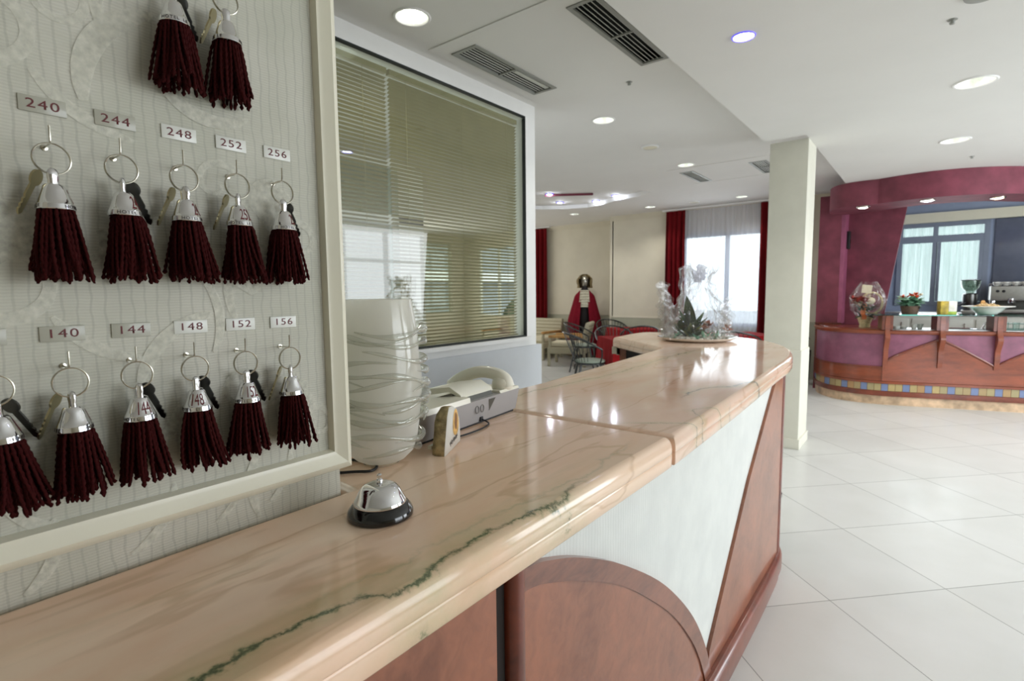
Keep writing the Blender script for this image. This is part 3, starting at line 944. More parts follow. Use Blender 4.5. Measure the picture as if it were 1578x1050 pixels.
# outside: neighbouring buildings, hedge and paving seen through the glazing
g = G(); g.bb(-40, 30, -30, 40, -.3, -.12); struct(g, 'floor_outside', 'paving')
def neighbour(x0, x1, y0, y1, label):
    t_ = thing('apartment_building', label, 'building', ((x0 + x1) / 2, (y0 + y1) / 2, -.12))
    g = G(); g.bb(x0, x1, y0, y1, -.12, 9); g.obj('wall', 'ext_grey', t_)
    for k in range(4):
        g = G(); g.bb(x0 - .5, x1 + .5, y0 - .5, y1 + .5, 1.9 + 2.2 * k, 2.35 + 2.2 * k); g.obj('balcony_band', 'ext_white', t_)
neighbour(-22, -17, -6, 22, 'pale building with white balcony bands outside, seen through the office pane')
random.seed(3)
def shrub(x, y, r, h, label):
    g = G()
    g.sphere((x, y, h * .45 - .12), (r, r, h * .55), 24, 16)
    g.v = [(a + .12 * cloud_noise(a * 2, b * 2, c * 2), b + .12 * cloud_noise(b * 3, c * 2, a), c + .1 * cloud_noise(c * 3, a * 2, b)) for a, b, c in g.v]
    g.v = [(a, b, max(c, -.12)) for a, b, c in g.v]
    tag(g.obj('shrub', 'hedge_green'), label, 'shrub', 'shrubs outside the lounge')
for i, (x, y, r_, h) in enumerate(((-6.0, 2.6, .55, 1.9), (-6.9, .6, .6, 1.6), (-11.2, 6.0, .9, 1.7), (-11.0, 8.2, .8, 1.9), (-8.2, 11.2, .7, 1.5))):
    shrub(x, y, r_, h, ('tall clipped green shrub just outside the office window', 'lower green shrub outside the office window, nearer the key wall', 'broad shrub outside the lounge window, nearer one', 'broad shrub outside the lounge window, farther one', 'shrub outside the far lounge window')[i])

# ============================================================ CEILING FITTINGS
def downlight(x, y, z, r, label, group, glow='lamp_glow', power=16, depth=.07, hot='reflector', ring='white_paint', col=(1, .96, .88), spread=2.2):
    t_ = thing('downlight', label, 'ceiling light', (x, y, z), group=group)
    g = G(); g.lathe([(r * .93, .001), (r * .97, -.006), (r * 1.06, -.007), (r * 1.13, -.001)], (x, y, z), 32)
    g.obj('trim_ring', ring, t_)
    g = G(); g.lathe([(r * .95, 0), (r * .9, depth * .5), (r * .72, depth * .95), (0.001, depth)], (x, y, z), 32)
    g.obj('reflector', hot, t_)
    g = G(); g.lathe([(.001, depth * .62), (r * .3, depth * .6), (r * .5, depth * .68), (r * .52, depth * .92)], (x, y, z), 24)
    g.obj('lamp', glow, t_)
    l = bpy.data.lights.new('downlight_lamp', 'SPOT')
    l.energy = power; l.color = col; l.spot_size = spread; l.spot_blend = .6; l.shadow_soft_size = r * .6
    o = bpy.data.objects.new('downlight_lamp', l); o.location = (x, y, z - .012); COL.objects.link(o)
    return t_
names = ['large lit downlight above the office pane, nearest the key wall', 'lit downlight in front of the office pane, second along the left ceiling', 'lit downlight beside the small far air vent, left of the column',
         'lit downlight above the pale wicker armchair corner', 'lit downlight at the corner of the advanced far wall', 'lit downlight in front of the dining room window']
for (x, y), nm in zip(DL_HI, names): downlight(x, y, HI, .086, nm, 'white downlights in the left ceiling', power=17)
names = ['lit downlight in the lower hall ceiling at the upper right', 'lit downlight in the lower hall ceiling nearer the bar', 'lit downlight in the hall ceiling outside the frame, far right', 'lit downlight in the hall ceiling outside the frame, right of the counter', 'lit downlight in the hall ceiling above the guest side of the counter']
for (x, y), nm in zip(DL_LO, names): downlight(x, y, LO, .099, nm, 'large downlights in the hall ceiling', power=24)
names = ['small blue-rimmed spotlight in the hall ceiling above the counter', 'small blue-rimmed spotlight in the hall ceiling outside the frame']
for (x, y), nm in zip(BLUE, names): downlight(x, y, LO, .05, nm, 'blue-rimmed spotlights', glow='lamp_cool', power=7, depth=.03, hot='lamp_cool', ring='blue_ring', col=(.8, .85, 1), spread=1.9)
names = ['cool LED spot in the ceiling cove, nearest the camera', 'cool LED spot in the ceiling cove, leftmost of the far edge', 'cool LED spot in the ceiling cove, middle of the far edge', 'cool LED spot in the ceiling cove, rightmost of the far edge']
for (x, y), nm in zip(LED, names):
    z = HI + .062
    t_ = thing('cove_spotlight', nm, 'ceiling light', (x, y, z), group='LED spots in the ceiling cove')
    g = G(); g.lathe([(.040, 0), (.040, -.012), (.058, -.012), (.062, -.001)], (x, y, z), 24); g.obj('trim_ring', 'blue_ring', t_)
    g = G(); g.lathe([(.001, -.013), (.041, -.013)], (x, y, z), 24); g.obj('lamp', 'lamp_cool', t_)
    l = bpy.data.lights.new('cove_lamp', 'POINT'); l.energy = 1.6; l.color = (.82, .88, 1); l.shadow_soft_size = .03
    o = bpy.data.objects.new('cove_lamp', l); o.location = (x, y, z - .03); COL.objects.link(o)
for (x, y), nm in zip(SPK, ('round cream loudspeaker disc in the ceiling beyond the second downlight', 'round grey loudspeaker disc in the ceiling before the dining window')):
    t_ = thing('ceiling_speaker', nm, 'speaker', (x, y, HI))
    g = G(); g.lathe([(.085, -.001), (.082, -.012), (.070, -.014)], (x, y, HI), 28); g.obj('rim', 'white_paint', t_)
    g = G(); g.lathe([(.07, -.012), (.04, -.011), (.001, -.011)], (x, y, HI), 28); g.obj('grille', 'cream_lacquer', t_)
t_ = thing('ceiling_speaker', 'grey round ceiling disc cut by the top picture edge at right', 'speaker', (.13, 3.20, LO))
g = G(); g.lathe([(.07, -.001), (.066, -.012), (.05, -.013), (.001, -.012)], (.12, 3.12, LO), 24); g.obj('grille', 'vent_metal', t_)
for (x, y, z, nm) in ((-1.65, 3.388, HI - .006, 'tiny sprinkler on the edge of the access panel between the vents'), (.022, 3.33, LO, 'tiny sprinkler in the hall ceiling left of the upper right downlight'), (.257, 6.83, LO, 'tiny sprinkler in the hall ceiling just before the bar canopy')):
    g = G(); g.lathe([(.001, -.022), (.010, -.020), (.012, -.012), (.006, -.010), (.007, -.004), (.020, -.002), (.021, 0)], (x, y, z), 16)
    tag(g.obj('sprinkler', 'vent_metal'), nm, 'sprinkler', 'ceiling sprinklers')

def vent(v, z, label, dark=False, half=False):
    x0, x1, y0, y1 = v
    t_ = thing('air_vent', label, 'air vent', ((x0 + x1) / 2, (y0 + y1) / 2, z), group='ceiling air vents')
    g = G(); b = .018
    for q in ((x0 - .006, x0 + b, y0 - .006, y1 + .006), (x1 - b, x1 + .006, y0 - .006, y1 + .006), (x0 + b, x1 - b, y0 - .006, y0 + b), (x0 + b, x1 - b, y1 - b, y1 + .006)):
        g.bb(q[0], q[1], q[2], q[3], z - .006, z + .006)
    g.obj('frame', 'vent_metal', t_)
    g = G(); g.bb(x0, x1, y0, y1, z + .07, z + .075); g.bb(x0, x0 + .002, y0, y1, z, z + .07); g.bb(x1 - .002, x1, y0, y1, z, z + .07)
    g.bb(x0, x1, y0, y0 + .002, z, z + .07); g.bb(x0, x1, y1 - .002, y1, z, z + .07)
    g.obj('duct_box', 'vent_dark', t_)
    n = 6 if not dark else 5
    for k in range(n):
        xx = x0 + b + (x1 - x0 - 2 * b) * (k + .5) / n
        g = G()
        tl = R(52) if dark else R(24)
        wd = (.016 if dark else .026)
        M_ = Matrix.Translation((xx, (y0 + y1) / 2, z + .008)) @ Matrix.Rotation(tl, 4, 'Y')
        g.rbox((0, 0, 0), (wd, y1 - y0 - 2 * b, .0035), .0015, n=1, M=M_)
        g.obj('louvre', 'vent_light', t_)
    g = G(); ym = (y0 + y1) / 2; g.bb(x0 + b, x1 - b, ym - .007, ym + .007, z - .004, z + .004); g.obj('cross_bar', 'vent_metal', t_)
    if half:
        g = G(); g.bb(x1 - .06, x1 - .035, ym + .02, y1 - .03, z - .002, z + .004); g.obj('deflector_blade', 'vent_light', t_)
vent(VENTS[0], HI - .006, 'pale louvred air vent beside the window wall, with one blade open', half=True)
vent(VENTS[1], HI - .006, 'long air vent with dark gaps at the ceiling step, cut by the top picture edge', dark=True)
vent(VENTS[2], HI, 'small far air vent just beyond a downlight, left of the column')
vent(VENTS[3], HI, 'small far air vent half hidden behind the column')

# ============================================================ KEY BOARD
# cream frame of the key board: two mitred rails with a bevelled profile
t_ = thing('board_frame', 'cream lacquered moulding framing the key wall, right and bottom rails', 'frame', (-.691, .43, 1.142))
prof = [(0, 0), (0, .011), (.004, .015), (.010, .018), (.022, .012), (.028, .011), (.030, .005), (.031, 0)]   # (distance from outer edge, height)
def rail(pa, pb, da, db, nm):
    """pa->pb outer edge; da, db inward offsets at each end per unit width"""
    g = G(); vs = []
    for p, d in ((pa, da), (pb, db)):
        for wd, h in prof:
            vs.append((-.6908 + h, p[0] + d[0] * wd, p[1] + d[1] * wd))
    n = len(prof)
    g.add(vs, [(i, i + 1, n + i + 1, n + i) for i in range(n - 1)] + [tuple(range(n)), tuple(reversed(range(n, 2 * n)))])
    return g.obj(nm, 'cream_lacquer', t_, smooth=30)
rail((.463, 1.139), (.463, 2.25), (-1, 1), (-1, -1), 'side_rail')
rail((-1.6, 1.139), (.463, 1.139), (1, 1), (-1, 1), 'bottom_rail')

# numbered plates
def plate(num, y, z, kind, where):
    t_ = thing('room_number_plate', '%s metal plate reading %s, fixed above its key hook%s' % ({'w': 'bright white', 'g': 'dull grey'}[kind], num, where), 'number plate', (-.691, y, z), group='engraved room number plates')
    g = G(); g.rbox((-.69, y, z), (.0016, .0365, .0155), .0006, n=1)
    g.obj('plate', 'white_plate' if kind == 'w' else 'grey_plate', t_)
    tx = text_geo(num, .0125, .0002, 1.28, 1.15)
    vs = [(-.6890 + c, y + a, z + b) for a, b, c in tx.v]
    g = G(); g.add(vs, tx.f)
    g.obj('engraved_number', 'maroon_ink', t_, smooth=0)
ROW2, ROW1 = 1.565, 1.340
for num, y, k in (('240', .137, 'g'), ('244', .196, 'g'), ('248', .257, 'w'), ('252', .315, 'w'), ('256', .374, 'w')):
    plate(num, y, ROW2 + .021, k, ', upper row')
for num, y, k in (('136', .077, 'g'), ('140', .137, 'g'), ('144', .196, 'g'), ('148', .256, 'w'), ('152', .314, 'w'), ('156', .371, 'w')):
    plate(num, y, ROW1 + .0225, k, ', lower row')

# tassels: 26 two-ply cords each
def tassel_geo(seed, lean=0.0):
    rnd = random.Random(seed)
    g = G()
    N = 54
    for k in range(N):
        ring = 0 if k < 26 else (1 if k < 44 else 2)
        if ring == 0: a = 2 * PI * k / 26; r0 = .0132
        elif ring == 1: a = 2 * PI * (k - 26) / 18 + .2; r0 = .0100
        else: a = 2 * PI * (k - 44) / 10; r0 = .0034
        a += rnd.uniform(-.08, .08)
        L = .067 + rnd.uniform(-.009, .005)
        r1 = {0: .0262, 1: .0200, 2: .0110}[ring] * rnd.uniform(.84, 1.12)
        da = rnd.uniform(-.26, .26)
        cur = rnd.uniform(.6, 1.5)
        n = 26; m_ = 7
        vs = []
        for i in range(n + 1):
            t_ = i / n
            rr = r0 + (r1 - r0) * (t_ ** cur)
            if t_ > .9: rr -= rnd.uniform(-.0002, .0006)
            aa = a + da * t_ * t_
            cx = rr * math.cos(aa) * (.80 if math.cos(aa) < 0 else 1.0)
            cy = rr * math.sin(aa) + lean * t_ * t_
            cz = -L * t_
            rad = .00162
            if t_ > .93: rad = .0021 if i < n else .0008
            if i == 0: rad = .0012
            for j in range(m_):
                b = 2 * PI * j / m_
                q = rad * (1 + .34 * math.cos(2 * (b - i * 1.15 - k)))
                vs.append((cx + q * math.cos(b), cy + q * math.sin(b), cz))
        fs = [(i * m_ + j, (i + 1) * m_ + j, (i + 1) * m_ + (j + 1) % m_, i * m_ + (j + 1) % m_) for i in range(n) for j in range(m_)]
        fs.append(tuple(n * m_ + j for j in reversed(range(m_))))
        g.add(vs, fs)
    return g
CONE = [(.0072, -.0545), (.0086, -.0562), (.0096, -.060), (.0122, -.0675), (.0142, -.0727), (.0147, -.0732), (.0154, -.0780), (.0150, -.0785), (.0138, -.0785)]
def cone_r(z):
    for (r0, z0), (r1, z1) in zip(CONE, CONE[1:]):
        if z1 <= z <= z0: return r0 + (r1 - r0) * (z - z0) / (z1 - z0 - 1e-9)
    return .0154
def wrap(tx, phi, zc):
    out = []
    for a, b, c in tx.v:
        z = zc + b; r = cone_r(z) + .00015 + c
        th = phi + a / .0135
        out.append((r * math.cos(th), r * math.sin(th), z))
    return out
hotel = text_geo('HOTEL  LE', .0046, .00015, 1.05, 1.1)
fob_lib = []
for s_ in range(5): fob_lib.append(tassel_geo(s_ + 11, lean=(.0, .002, -.002, .004, -.001)[s_]))

def make_fob(num, y, z0, phi, keyside, var, label, spin=0, tilt=0):
    h = thing('key_hook', 'thin nickel L-shaped hook %s' % label[0], 'hook', (-.691, y, z0 - .012), group='key hooks on the wallpaper')
    g = G(); g.tube(catmull([(-.692, y, z0 - .0155), (-.680, y, z0 - .0155), (-.6685, y, z0 - .0150), (-.6660, y, z0 - .0115), (-.6655, y, z0 + .001)], 5), .00085, 8)
    g.obj('hook_wire', 'nickel', h)
    g = G(); g.lathe([(.0032, -.0), (.0030, .0008), (.001, .0012)], (0, 0, 0), 12)
    g.xf(Matrix.Translation((-.6909, y, z0 - .0155)) @ Matrix.Rotation(R(90), 4, 'Y')); g.obj('collar', 'nickel', h)
    X = -.6665
    t_ = thing('key_fob', label[1], 'key fob', (X, y, z0), group='tasselled hotel key fobs')
    rt = Matrix.Rotation(tilt, 4, 'X')
    def put(g, nm, m_, **k):
        g.xf(rt); return g.obj(nm, m_, t_, local=True, **k)
    # split ring: two turns
    g = G(); N = 60
    pts = [((.0006 if i > N / 2 else -.0006), .0145 * math.cos(2 * PI * i * 2 / N + PI / 2), -.0300 + .0145 * math.sin(2 * PI * i * 2 / N + PI / 2)) for i in range(N)]
    pts = [(p[0] * (1 if abs(i - N / 2) > 3 else .3), p[1], p[2]) for i, p in enumerate(pts)]
    g.tube(pts, .00075, 6, closed=True); put(g, 'split_ring', 'nickel')
    # knob with eye
    g = G(); g.lathe([(.0001, -.0385), (.0022, -.0388), (.0040, -.0402), (.0050, -.0430), (.0052, -.0470), (.0045, -.0510), (.0050, -.0548), (.0072, -.0560)], (0, 0, 0), 24)
    g.xf(Matrix.Scale(.62, 4, (math.cos(spin), math.sin(spin), 0))); put(g, 'eye_knob', 'chrome')
    g = G(); g.lathe([(.001, -.0540)] + CONE, (0, 0, 0), 40); put(g, 'bell_cap', 'chrome', smooth=25)
    if num:
        tx = text_geo(num, .0185, .00015, .60, 1.0)
        g = G(); g.add(wrap(tx, phi, -.0655), tx.f); put(g, 'cap_number', 'maroon_ink', smooth=0)
    g = G(); g.add(wrap(hotel, phi - R(38), -.0757), hotel.f); g.add(wrap(hotel, phi - R(38) + PI, -.0757), hotel.f)
    put(g, 'cap_lettering', 'dark_ink', smooth=0)
    g = G(); src = fob_lib[var]; g.v = [(a, b, c - .0775) for a, b, c in src.v]; g.f = list(src.f); g.mi = [0] * len(g.f)
    g.xf(Matrix.Rotation(spin, 4, 'Z')); put(g, 'tassel', 'tassel_cord', smooth=60)
    # key hanging on the ring behind the cap
    g = G(); s_ = keyside
    M_ = Matrix.Translation((-.009, s_ * .0085, -.0425)) @ Matrix.Rotation(s_ * R(24), 4, 'X') @ Matrix.Rotation(R(38) * s_, 4, 'Z') @ Matrix.Rotation(R(90), 4, 'X')
    head = circle(0, -.006, .0080, 20)
    g.prism(head, -.001, .001)
    blade = [(-.0035, -.012), (-.0035, -.042), (-.001, -.045), (.0015, -.043), (.003, -.040), (.0018, -.038), (.0034, -.0355), (.0018, -.033), (.0036, -.030), (.002, -.0275), (.0036, -.025), (.0036, -.012)]
    g.prism(blade, -.0009, .0009)
    g.xf(M_); put(g, 'key', 'brass_key' if s_ < 0 else 'dark_steel', smooth=30)
def lab(num, row, extra):
    return ('above the tassel of the %s key' % num if num else 'in the top row, %s' % extra, 'chrome fob with dark red tassel under plate %s%s' % (num, extra))
ROW2, ROW1 = 1.5615, 1.345
make_fob('240', .1355, ROW2, R(105), -1, 0, lab('240', 2, ', leftmost of the middle row'), .3)
make_fob('244', .1915, ROW2, R(48), 1, 1, lab('244', 2, ', its key swung to the right'), 1.2)
make_fob('248', .2505, ROW2, R(50), -1, 2, lab('248', 2, ', middle of its row'), 2.4)
make_fob('252', .309, ROW2, R(14), -1, 3, lab('252', 2, ', second from the frame'), .9)
make_fob('256', .366, ROW2, R(46), 1, 4, lab('256', 2, ', beside the cream frame'), 3.0)
make_fob('136', .077, ROW1, R(100), 1, 1, lab('136', 1, ', cut by the left picture edge'), .5, R(4))
make_fob('140', .135, ROW1, R(110), -1, 4, lab('140', 1, ', leftmost complete one of the bottom row'), 1.8)
make_fob('144', .1915, ROW1, R(2), 1, 0, lab('144', 1, ', maroon number facing the camera'), 2.2)
make_fob('148', .249, ROW1, R(-22), 1, 3, lab('148', 1, ', maroon number facing the camera'), .4)
make_fob('152', .307, ROW1, R(0), 1, 1, lab('152', 1, ', maroon number facing the camera'), 3.3)
make_fob('156', .365, ROW1, R(150), -1, 2, lab('156', 1, ', nearest the frame corner'), 1.1)
TOP = 1.774
make_fob('', .251, TOP, R(20), 1, 4, ('in the top row above plate 248, cut by the picture edge', 'chrome fob with dark red tassel in the top row, left one, ring out of frame'), .2, R(0))
make_fob('', .307, TOP, R(120), -1, 0, ('in the top row above plate 252, cut by the picture edge', 'chrome fob with dark red tassel in the top row, right one, ring partly showing'), 2.9)

# ============================================================ RECEPTION DESK
ZT = 1.10
def slab(name, outline, mt, label, edge_bottom=1.038):
    g = G()
    up = [(.0014, 1.0668), (.0, 1.0682), (0, 1.076), (.0012, 1.0845), (.0040, 1.0915), (.0080, 1.0962), (.0125, 1.0990), (.0175, ZT)]
    g.layers(outline, up)
    lo = [(.004, edge_bottom), (.0005, edge_bottom + .004), (0, 1.0645), (.0014, 1.0666)]
    g.layers(outline, lo)
    o = g.obj(name, mt, smooth=50)
    return tag(o, label, 'countertop')
near = round_poly([(-.395, -1.7), (-.395, 1.0385), (-1.0, 1.0385), (-.985, .462), (-.6905, .455), (-.6905, -1.7)], [0, .024, 0, 0, 0, 0], 8)
slab('marble_worktop', near, 'marble_near', 'near slab of pink-beige marble worktop with dark green vein, carrying the bell')
far_pts = catmull([(-.395, 1.06), (-.415, 1.6), (-.448, 2.25), (-.462, 2.55), (-.50, 2.80), (-.585, 3.08), (-.72, 3.32), (-.92, 3.50), (-1.20, 3.60), (-1.48, 3.64)], 5)
far_o = [(p[0], p[1]) for p in [(-.395, 1.0395)] + far_pts] + [(-1.58, 3.62), (-1.625, 3.56), (-1.63, 3.40), (-1.60, 3.085), (-1.09, 2.645), (-1.0, 1.40), (-1.0, 1.0395)]
slab('marble_worktop', far_o, 'marble_far', 'far angled slab of pink-beige marble worktop with rounded corner, carrying the wrapped plant')

desk = thing('reception_desk', 'curved reception desk front with white textured panel, mahogany arch and mahogany wedge', 'reception desk', (-.60, 1.0, 0))
PX = -.53
body = round_poly([(PX, -1.7), (PX, 2.72), (-.76, 2.96), (-1.20, 3.20), (-1.50, 3.30), (-1.50, 3.10), (-.95, 2.66), (-.80, 2.40), (-.80, .47), (-.68, .47), (-.68, -1.7)], [0, .05, .10, .04, 0, .03, 0, 0, 0, 0, 0], 5)
body = [(x, y) for x, y in body]
g = G(); g.prism(body, .10, 1.0375); g.obj('front_panel', 'wallpaper_white', desk)
# arch (board, band), coordinates (y, z) in the front plane
outer = [(.20, .62), (.35, .80), (.50, .895), (.62, .925), (.755, .920), (.863, .876), (1.03, .792), (1.248, .657), (1.416, .52), (1.55, .384), (1.671, .201), (1.70, .12)]
outer = catmull([(a, b, 0) for a, b in [(.672, .934), (.71, .929), (.755, .917), (.863, .877), (1.03, .793), (1.248, .655), (1.416, .518), (1.55, .382), (1.655, .235), (1.715, .115)]], 5)
inner = catmull([(a, b, 0) for a, b in [(.672, .894), (.72, .886), (.79, .860), (.863, .829), (1.008, .756), (1.154, .660), (1.359, .501), (1.513, .343), (1.60, .225), (1.660, .115)]], 5)
def yz_prism(g, pts, x0, x1, mi=0):
    h = G(); h.prism([(a, b) for a, b in pts], x0, x1, mi)
    # map (a,b,x) -> (x,a,b)
    h.v = [(c, a, b) for a, b, c in h.v]
    g.add(h.v, h.f, mi); return g
outer = [(a, b) for a, b, c in outer]; inner = [(a, b) for a, b, c in inner]
g = G(); yz_prism(g, outer + list(reversed(inner)), PX, PX + .016); g.obj('arch_band', 'mahogany_band', desk, smooth=25)
g = G(); yz_prism(g, inner + [(.672, .115)], PX, PX + .011); g.obj('arch_board', 'mahogany', desk, smooth=25)
g = G(); g.lathe([(.021, .10), (.021, 1.037)], (PX + .004, .660, 0), 24); g.bb(PX, PX + .008, .660, .684, .10, 1.037); g.obj('round_post', 'mahogany_dark', desk)
g = G(); g.bb(PX - .002, PX + .003, .600, .640, .10, 1.037); g.obj('groove_shade_strip', 'gap_shade_brown', desk)  # flat dark strip; the shade of the gap is put into its colour
g = G(); g.bb(PX, PX + .014, -1.7, .606, .10, 1.037); g.obj('side_board', 'mahogany', desk)
g = G(); yz_prism(g, [(1.690, .115), (1.70, .20), (1.907, .41), (2.148, .654), (2.56, .995), (2.60, 1.037), (2.70, 1.037), (2.70, .115)], PX, PX + .012); g.obj('wedge_board', 'mahogany', desk)
g = G(); g.lathe([(.022, .10), (.022, 1.037)], (PX - .004, 2.722, 0), 24); g.obj('round_post', 'mahogany_dark', desk)
g = G()
pl = [(PX + .045, -1.7), (PX + .045, 1.6), (PX + .040, 2.5), (PX + .015, 2.79), (-.62, 2.92), (-.80, 3.02), (-1.05, 3.16), (-1.44, 3.34), (-1.46, 3.1), (-.97, 2.72), (-.82, 2.4), (-.82, .48), (-.685, .48), (-.685, -1.7)]
pl = [(p[0], p[1]) for p in catmull([(x, y, 0) for x, y in pl[:8]], 5)] + pl[8:]
g.layers(pl, [(.012, 0), (.012, .052), (0, .055), (0, .108), (.004, .118), (.012, .125), (.02, .127)])
g.obj('plinth', 'mahogany_dark', desk, smooth=50)
# open staff side under the return leg
g = G(); g.bb(-1.56, -1.50, 3.10, 3.16, 0, 1.037); g.obj('support_post', 'mahogany', desk)
g = G(); g.bb(-1.575, -1.56, 3.09, 3.55, .985, 1.037); g.bb(-1.61, -1.56, 3.09, 3.14, .99, 1.037); g.obj('edge_block', 'beige_paint', desk)
g = G(); g.prism([(-1.508, 3.088), (-.965, 2.654), (-.957, 2.664), (-1.500, 3.098)], .13, 1.036); g.obj('hollow_shade_sheet', 'gap_shade_brown', desk)  # dark sheet painting the shade of the open hollow under the leg

# black bin standing behind the desk's rounded end
t_ = thing('waste_bin', 'small round black bin half hidden behind the far end of the reception desk', 'bin', (-.668, 3.105, 0))
g = G(); g.lathe([(.001, 0), (.070, 0), (.073, .01), (.082, .25), (.087, .265), (.087, .28), (.080, .282)], (-.668, 3.105, 0), 32); g.obj('body', 'black_gloss', t_)
g = G(); g.lathe([(.082, .277), (.078, .297), (.05, .315), (.001, .32)], (-.668, 3.105, 0), 32); g.obj('lid', 'black_gloss', t_)

# ---- service bell
bx, by = -.571, .431
t_ = thing('service_bell', 'chrome counter bell with black base on the marble worktop', 'bell', (bx, by, ZT))
g = G(); g.lathe([(.001, 0), (.0415, 0), (.0438, .002), (.0440, .006), (.0425, .010), (.0375, .0165), (.0345, .019), (.001, .019)], (bx, by, ZT), 48); g.obj('base', 'black_gloss', t_)
g = G(); g.lathe([(.0335, .0185), (.0350, .0190), (.0352, .0205), (.0335, .0235), (.0300, .0300), (.0265, .0365), (.0225, .0410), (.0160, .0440), (.0080, .0455), (.001, .0458)], (bx, by, ZT), 56); g.obj('dome', 'chrome', t_, smooth=60)
g = G(); g.lathe([(.0030, .0450), (.0044, .0462), (.0046, .0490), (.0036, .0506), (.0020, .0512), (.0020, .0530), (.0032, .0538), (.0034, .0560), (.0024, .0574), (.001, .0578)], (bx, by, ZT), 24); g.obj('plunger', 'chrome', t_)

# ---- tall glass vase with trailed ribs
vx, vy = -.752, .574
vase = thing('glass_vase', 'tall frosted art glass vase with clear trailed ribs, beside the key wall', 'vase', (vx, vy, ZT))
film('vase_glass', (250, 250, 246), .8, .04, milky=.46, ior=1.5, fac_add=.04)
film('vase_frosted', (250, 250, 246), .6, .12, milky=.70, ior=1.5, fac_add=.03)
film('rib_glass', (246, 248, 244), 1.3, .03, milky=.16, ior=1.55, fac_add=.05)
prof = [(.001, .004), (.030, .004), (.042, .010), (.056, .024), (.064, .045), (.069, .075), (.072, .11), (.073, .15), (.072, .19), (.0705, .222), (.068, .240), (.064, .262), (.0595, .288)]
def vprof(z):
    for (r0, z0), (r1, z1) in zip(prof, prof[1:]):
        if z0 <= z <= z1: return r0 + (r1 - r0) * (z - z0) / (z1 - z0 + 1e-9)
    return prof[-1][0]
SC = 1.0
def wv(a, z): return 1 + (.018 * math.sin(3 * a + z * 40) + .012 * math.sin(5 * a - z * 60)) * (1 if z < .23 else .2)
g = G(); g.lathe([(.028, 0), (.032, .002), (.030, .005)] , (vx, vy, ZT), 40); g.obj('foot', 'rib_glass', vase)
g = G(); g.lathe(prof[:6], (vx, vy, ZT), 64, wob=wv); g.obj('frosted_bowl', 'vase_frosted', vase, smooth=70)
g = G(); g.lathe(prof[5:], (vx, vy, ZT), 64, wob=wv); g.lathe([(.0595, .288), (.0600, .2895), (.0580, .2900), (.0570, .288), (.0655, .245), (.0690, .20), (.0700, .12), (.066, .075)], (vx, vy, ZT), 64, wob=wv); g.obj('upper_wall', 'vase_glass', vase, smooth=70)
rnd = random.Random(8)
def rib(z0, z1, a0, turns, rad, nm='glass_rib'):
    pts, rs = [], []
    N = int(60 * turns) + 12
    for i in range(N + 1):
        t_ = i / N
        a = a0 + 2 * PI * turns * t_
        z = z0 + (z1 - z0) * t_ + .006 * math.sin(a * 2.3 + z0 * 50)
        # gathers bulge on the +y side, where the trails were pulled out
        bulge = max(0, math.cos(a - R(70))) ** 10
        r = vprof(max(.006, min(.286, z))) + rad * .5 + bulge * .010 * (1 if z < .25 else .8)
        pts.append((vx + r * math.cos(a), vy + r * math.sin(a), ZT + z))
        rs.append(1.4 * rad * (1 + .35 * math.sin(a * 5 + z0 * 90) + bulge * 1.1) * min(1, 8 * t_ + .2, 8 * (1 - t_) + .2))
    g = G(); g.tube(pts, rs, 8); g.obj(nm, 'rib_glass', vase, smooth=80)
for z0, z1, a0, tn, rad in ((.235, .225, -1.2, .9, .0032), (.228, .185, -2.0, 1.1, .0024), (.205, .228, 1.8, .8, .0020), (.20, .15, -1.0, 1.0, .0026), (.165, .185, .4, .9, .0024), (.172, .10, -1.8, 1.2, .0030), (.13, .15, .2, 1.0, .0022),
                             (.14, .075, -2.6, 1.1, .0028), (.11, .12, -.6, .9, .0034), (.10, .05, -1.5, 1.1, .0024), (.075, .09, .9, .9, .0028), (.065, .03, -2.2, 1.1, .0030), (.045, .055, -.3, .8, .0022), (.03, .025, -1.2, .8, .0026)):
    rib(z0, z1, a0, tn, rad)

# ---- desk telephone seen from behind
tel = thing('desk_telephone', 'cream and grey desk telephone seen from behind, under the office pane', 'telephone', (-.90, .875, ZT))
Mt = Matrix.Translation((-.795, .86, ZT)) @ Matrix.Rotation(R(6.5), 4, 'Z')
# local: x 0 = back face, negative x toward staff; y along the width
def xz_prism(g, pts, y0, y1, M):
    h = G(); h.prism(pts, y0, y1); h.v = [tuple(M @ Vector((a, c, b))) for a, b, c in h.v]; g.add(h.v, h.f); return g
g = G(); xz_prism(g, [(0, .004), (.012, .058), (-.020, .058), (-.21, .030), (-.215, .004)], -.185, .185, Mt); g.obj('base', 'phone_grey', tel)
g = G(); xz_prism(g, [(.0125, .058), (.010, .069), (-.02, .071), (-.10, .058), (-.10, .045), (-.02, .056)], -.186, -.022, Mt); g.obj('upper_cover', 'phone_cream', tel)
g = G(); xz_prism(g, [(-.10, .046), (-.10, .056), (-.213, .036), (-.213, .028)], -.186, .186, Mt); g.obj('keypad_cover', 'phone_cream', tel)
g = G(); xz_prism(g, [(-.006, .066), (-.010, .074), (-.040, .089), (-.105, .080), (-.10, .066), (-.042, .078)], -.030, .092, Mt); g.obj('display_housing', 'phone_cream', tel)
g = G(); xz_prism(g, [(.0005, .053), (-.006, .067), (-.040, .077), (-.036, .06), (-.010, .053)], -.022, .086, Mt); g.obj('display_gap_shade', 'phone_dark', tel)  # dark wedge; shade of the gap under the display put into colour
g = G(); xz_prism(g, [(.011, .058), (.008, .064), (-.10, .058), (-.10, .05)], .10, .186, Mt); g.obj('cradle', 'phone_cream', tel)
hp = [(-.002, .145, .066), (-.008, .145, .084), (-.034, .145, .096), (-.075, .145, .098), (-.115, .145, .088), (-.148, .145, .070), (-.165, .145, .054)]
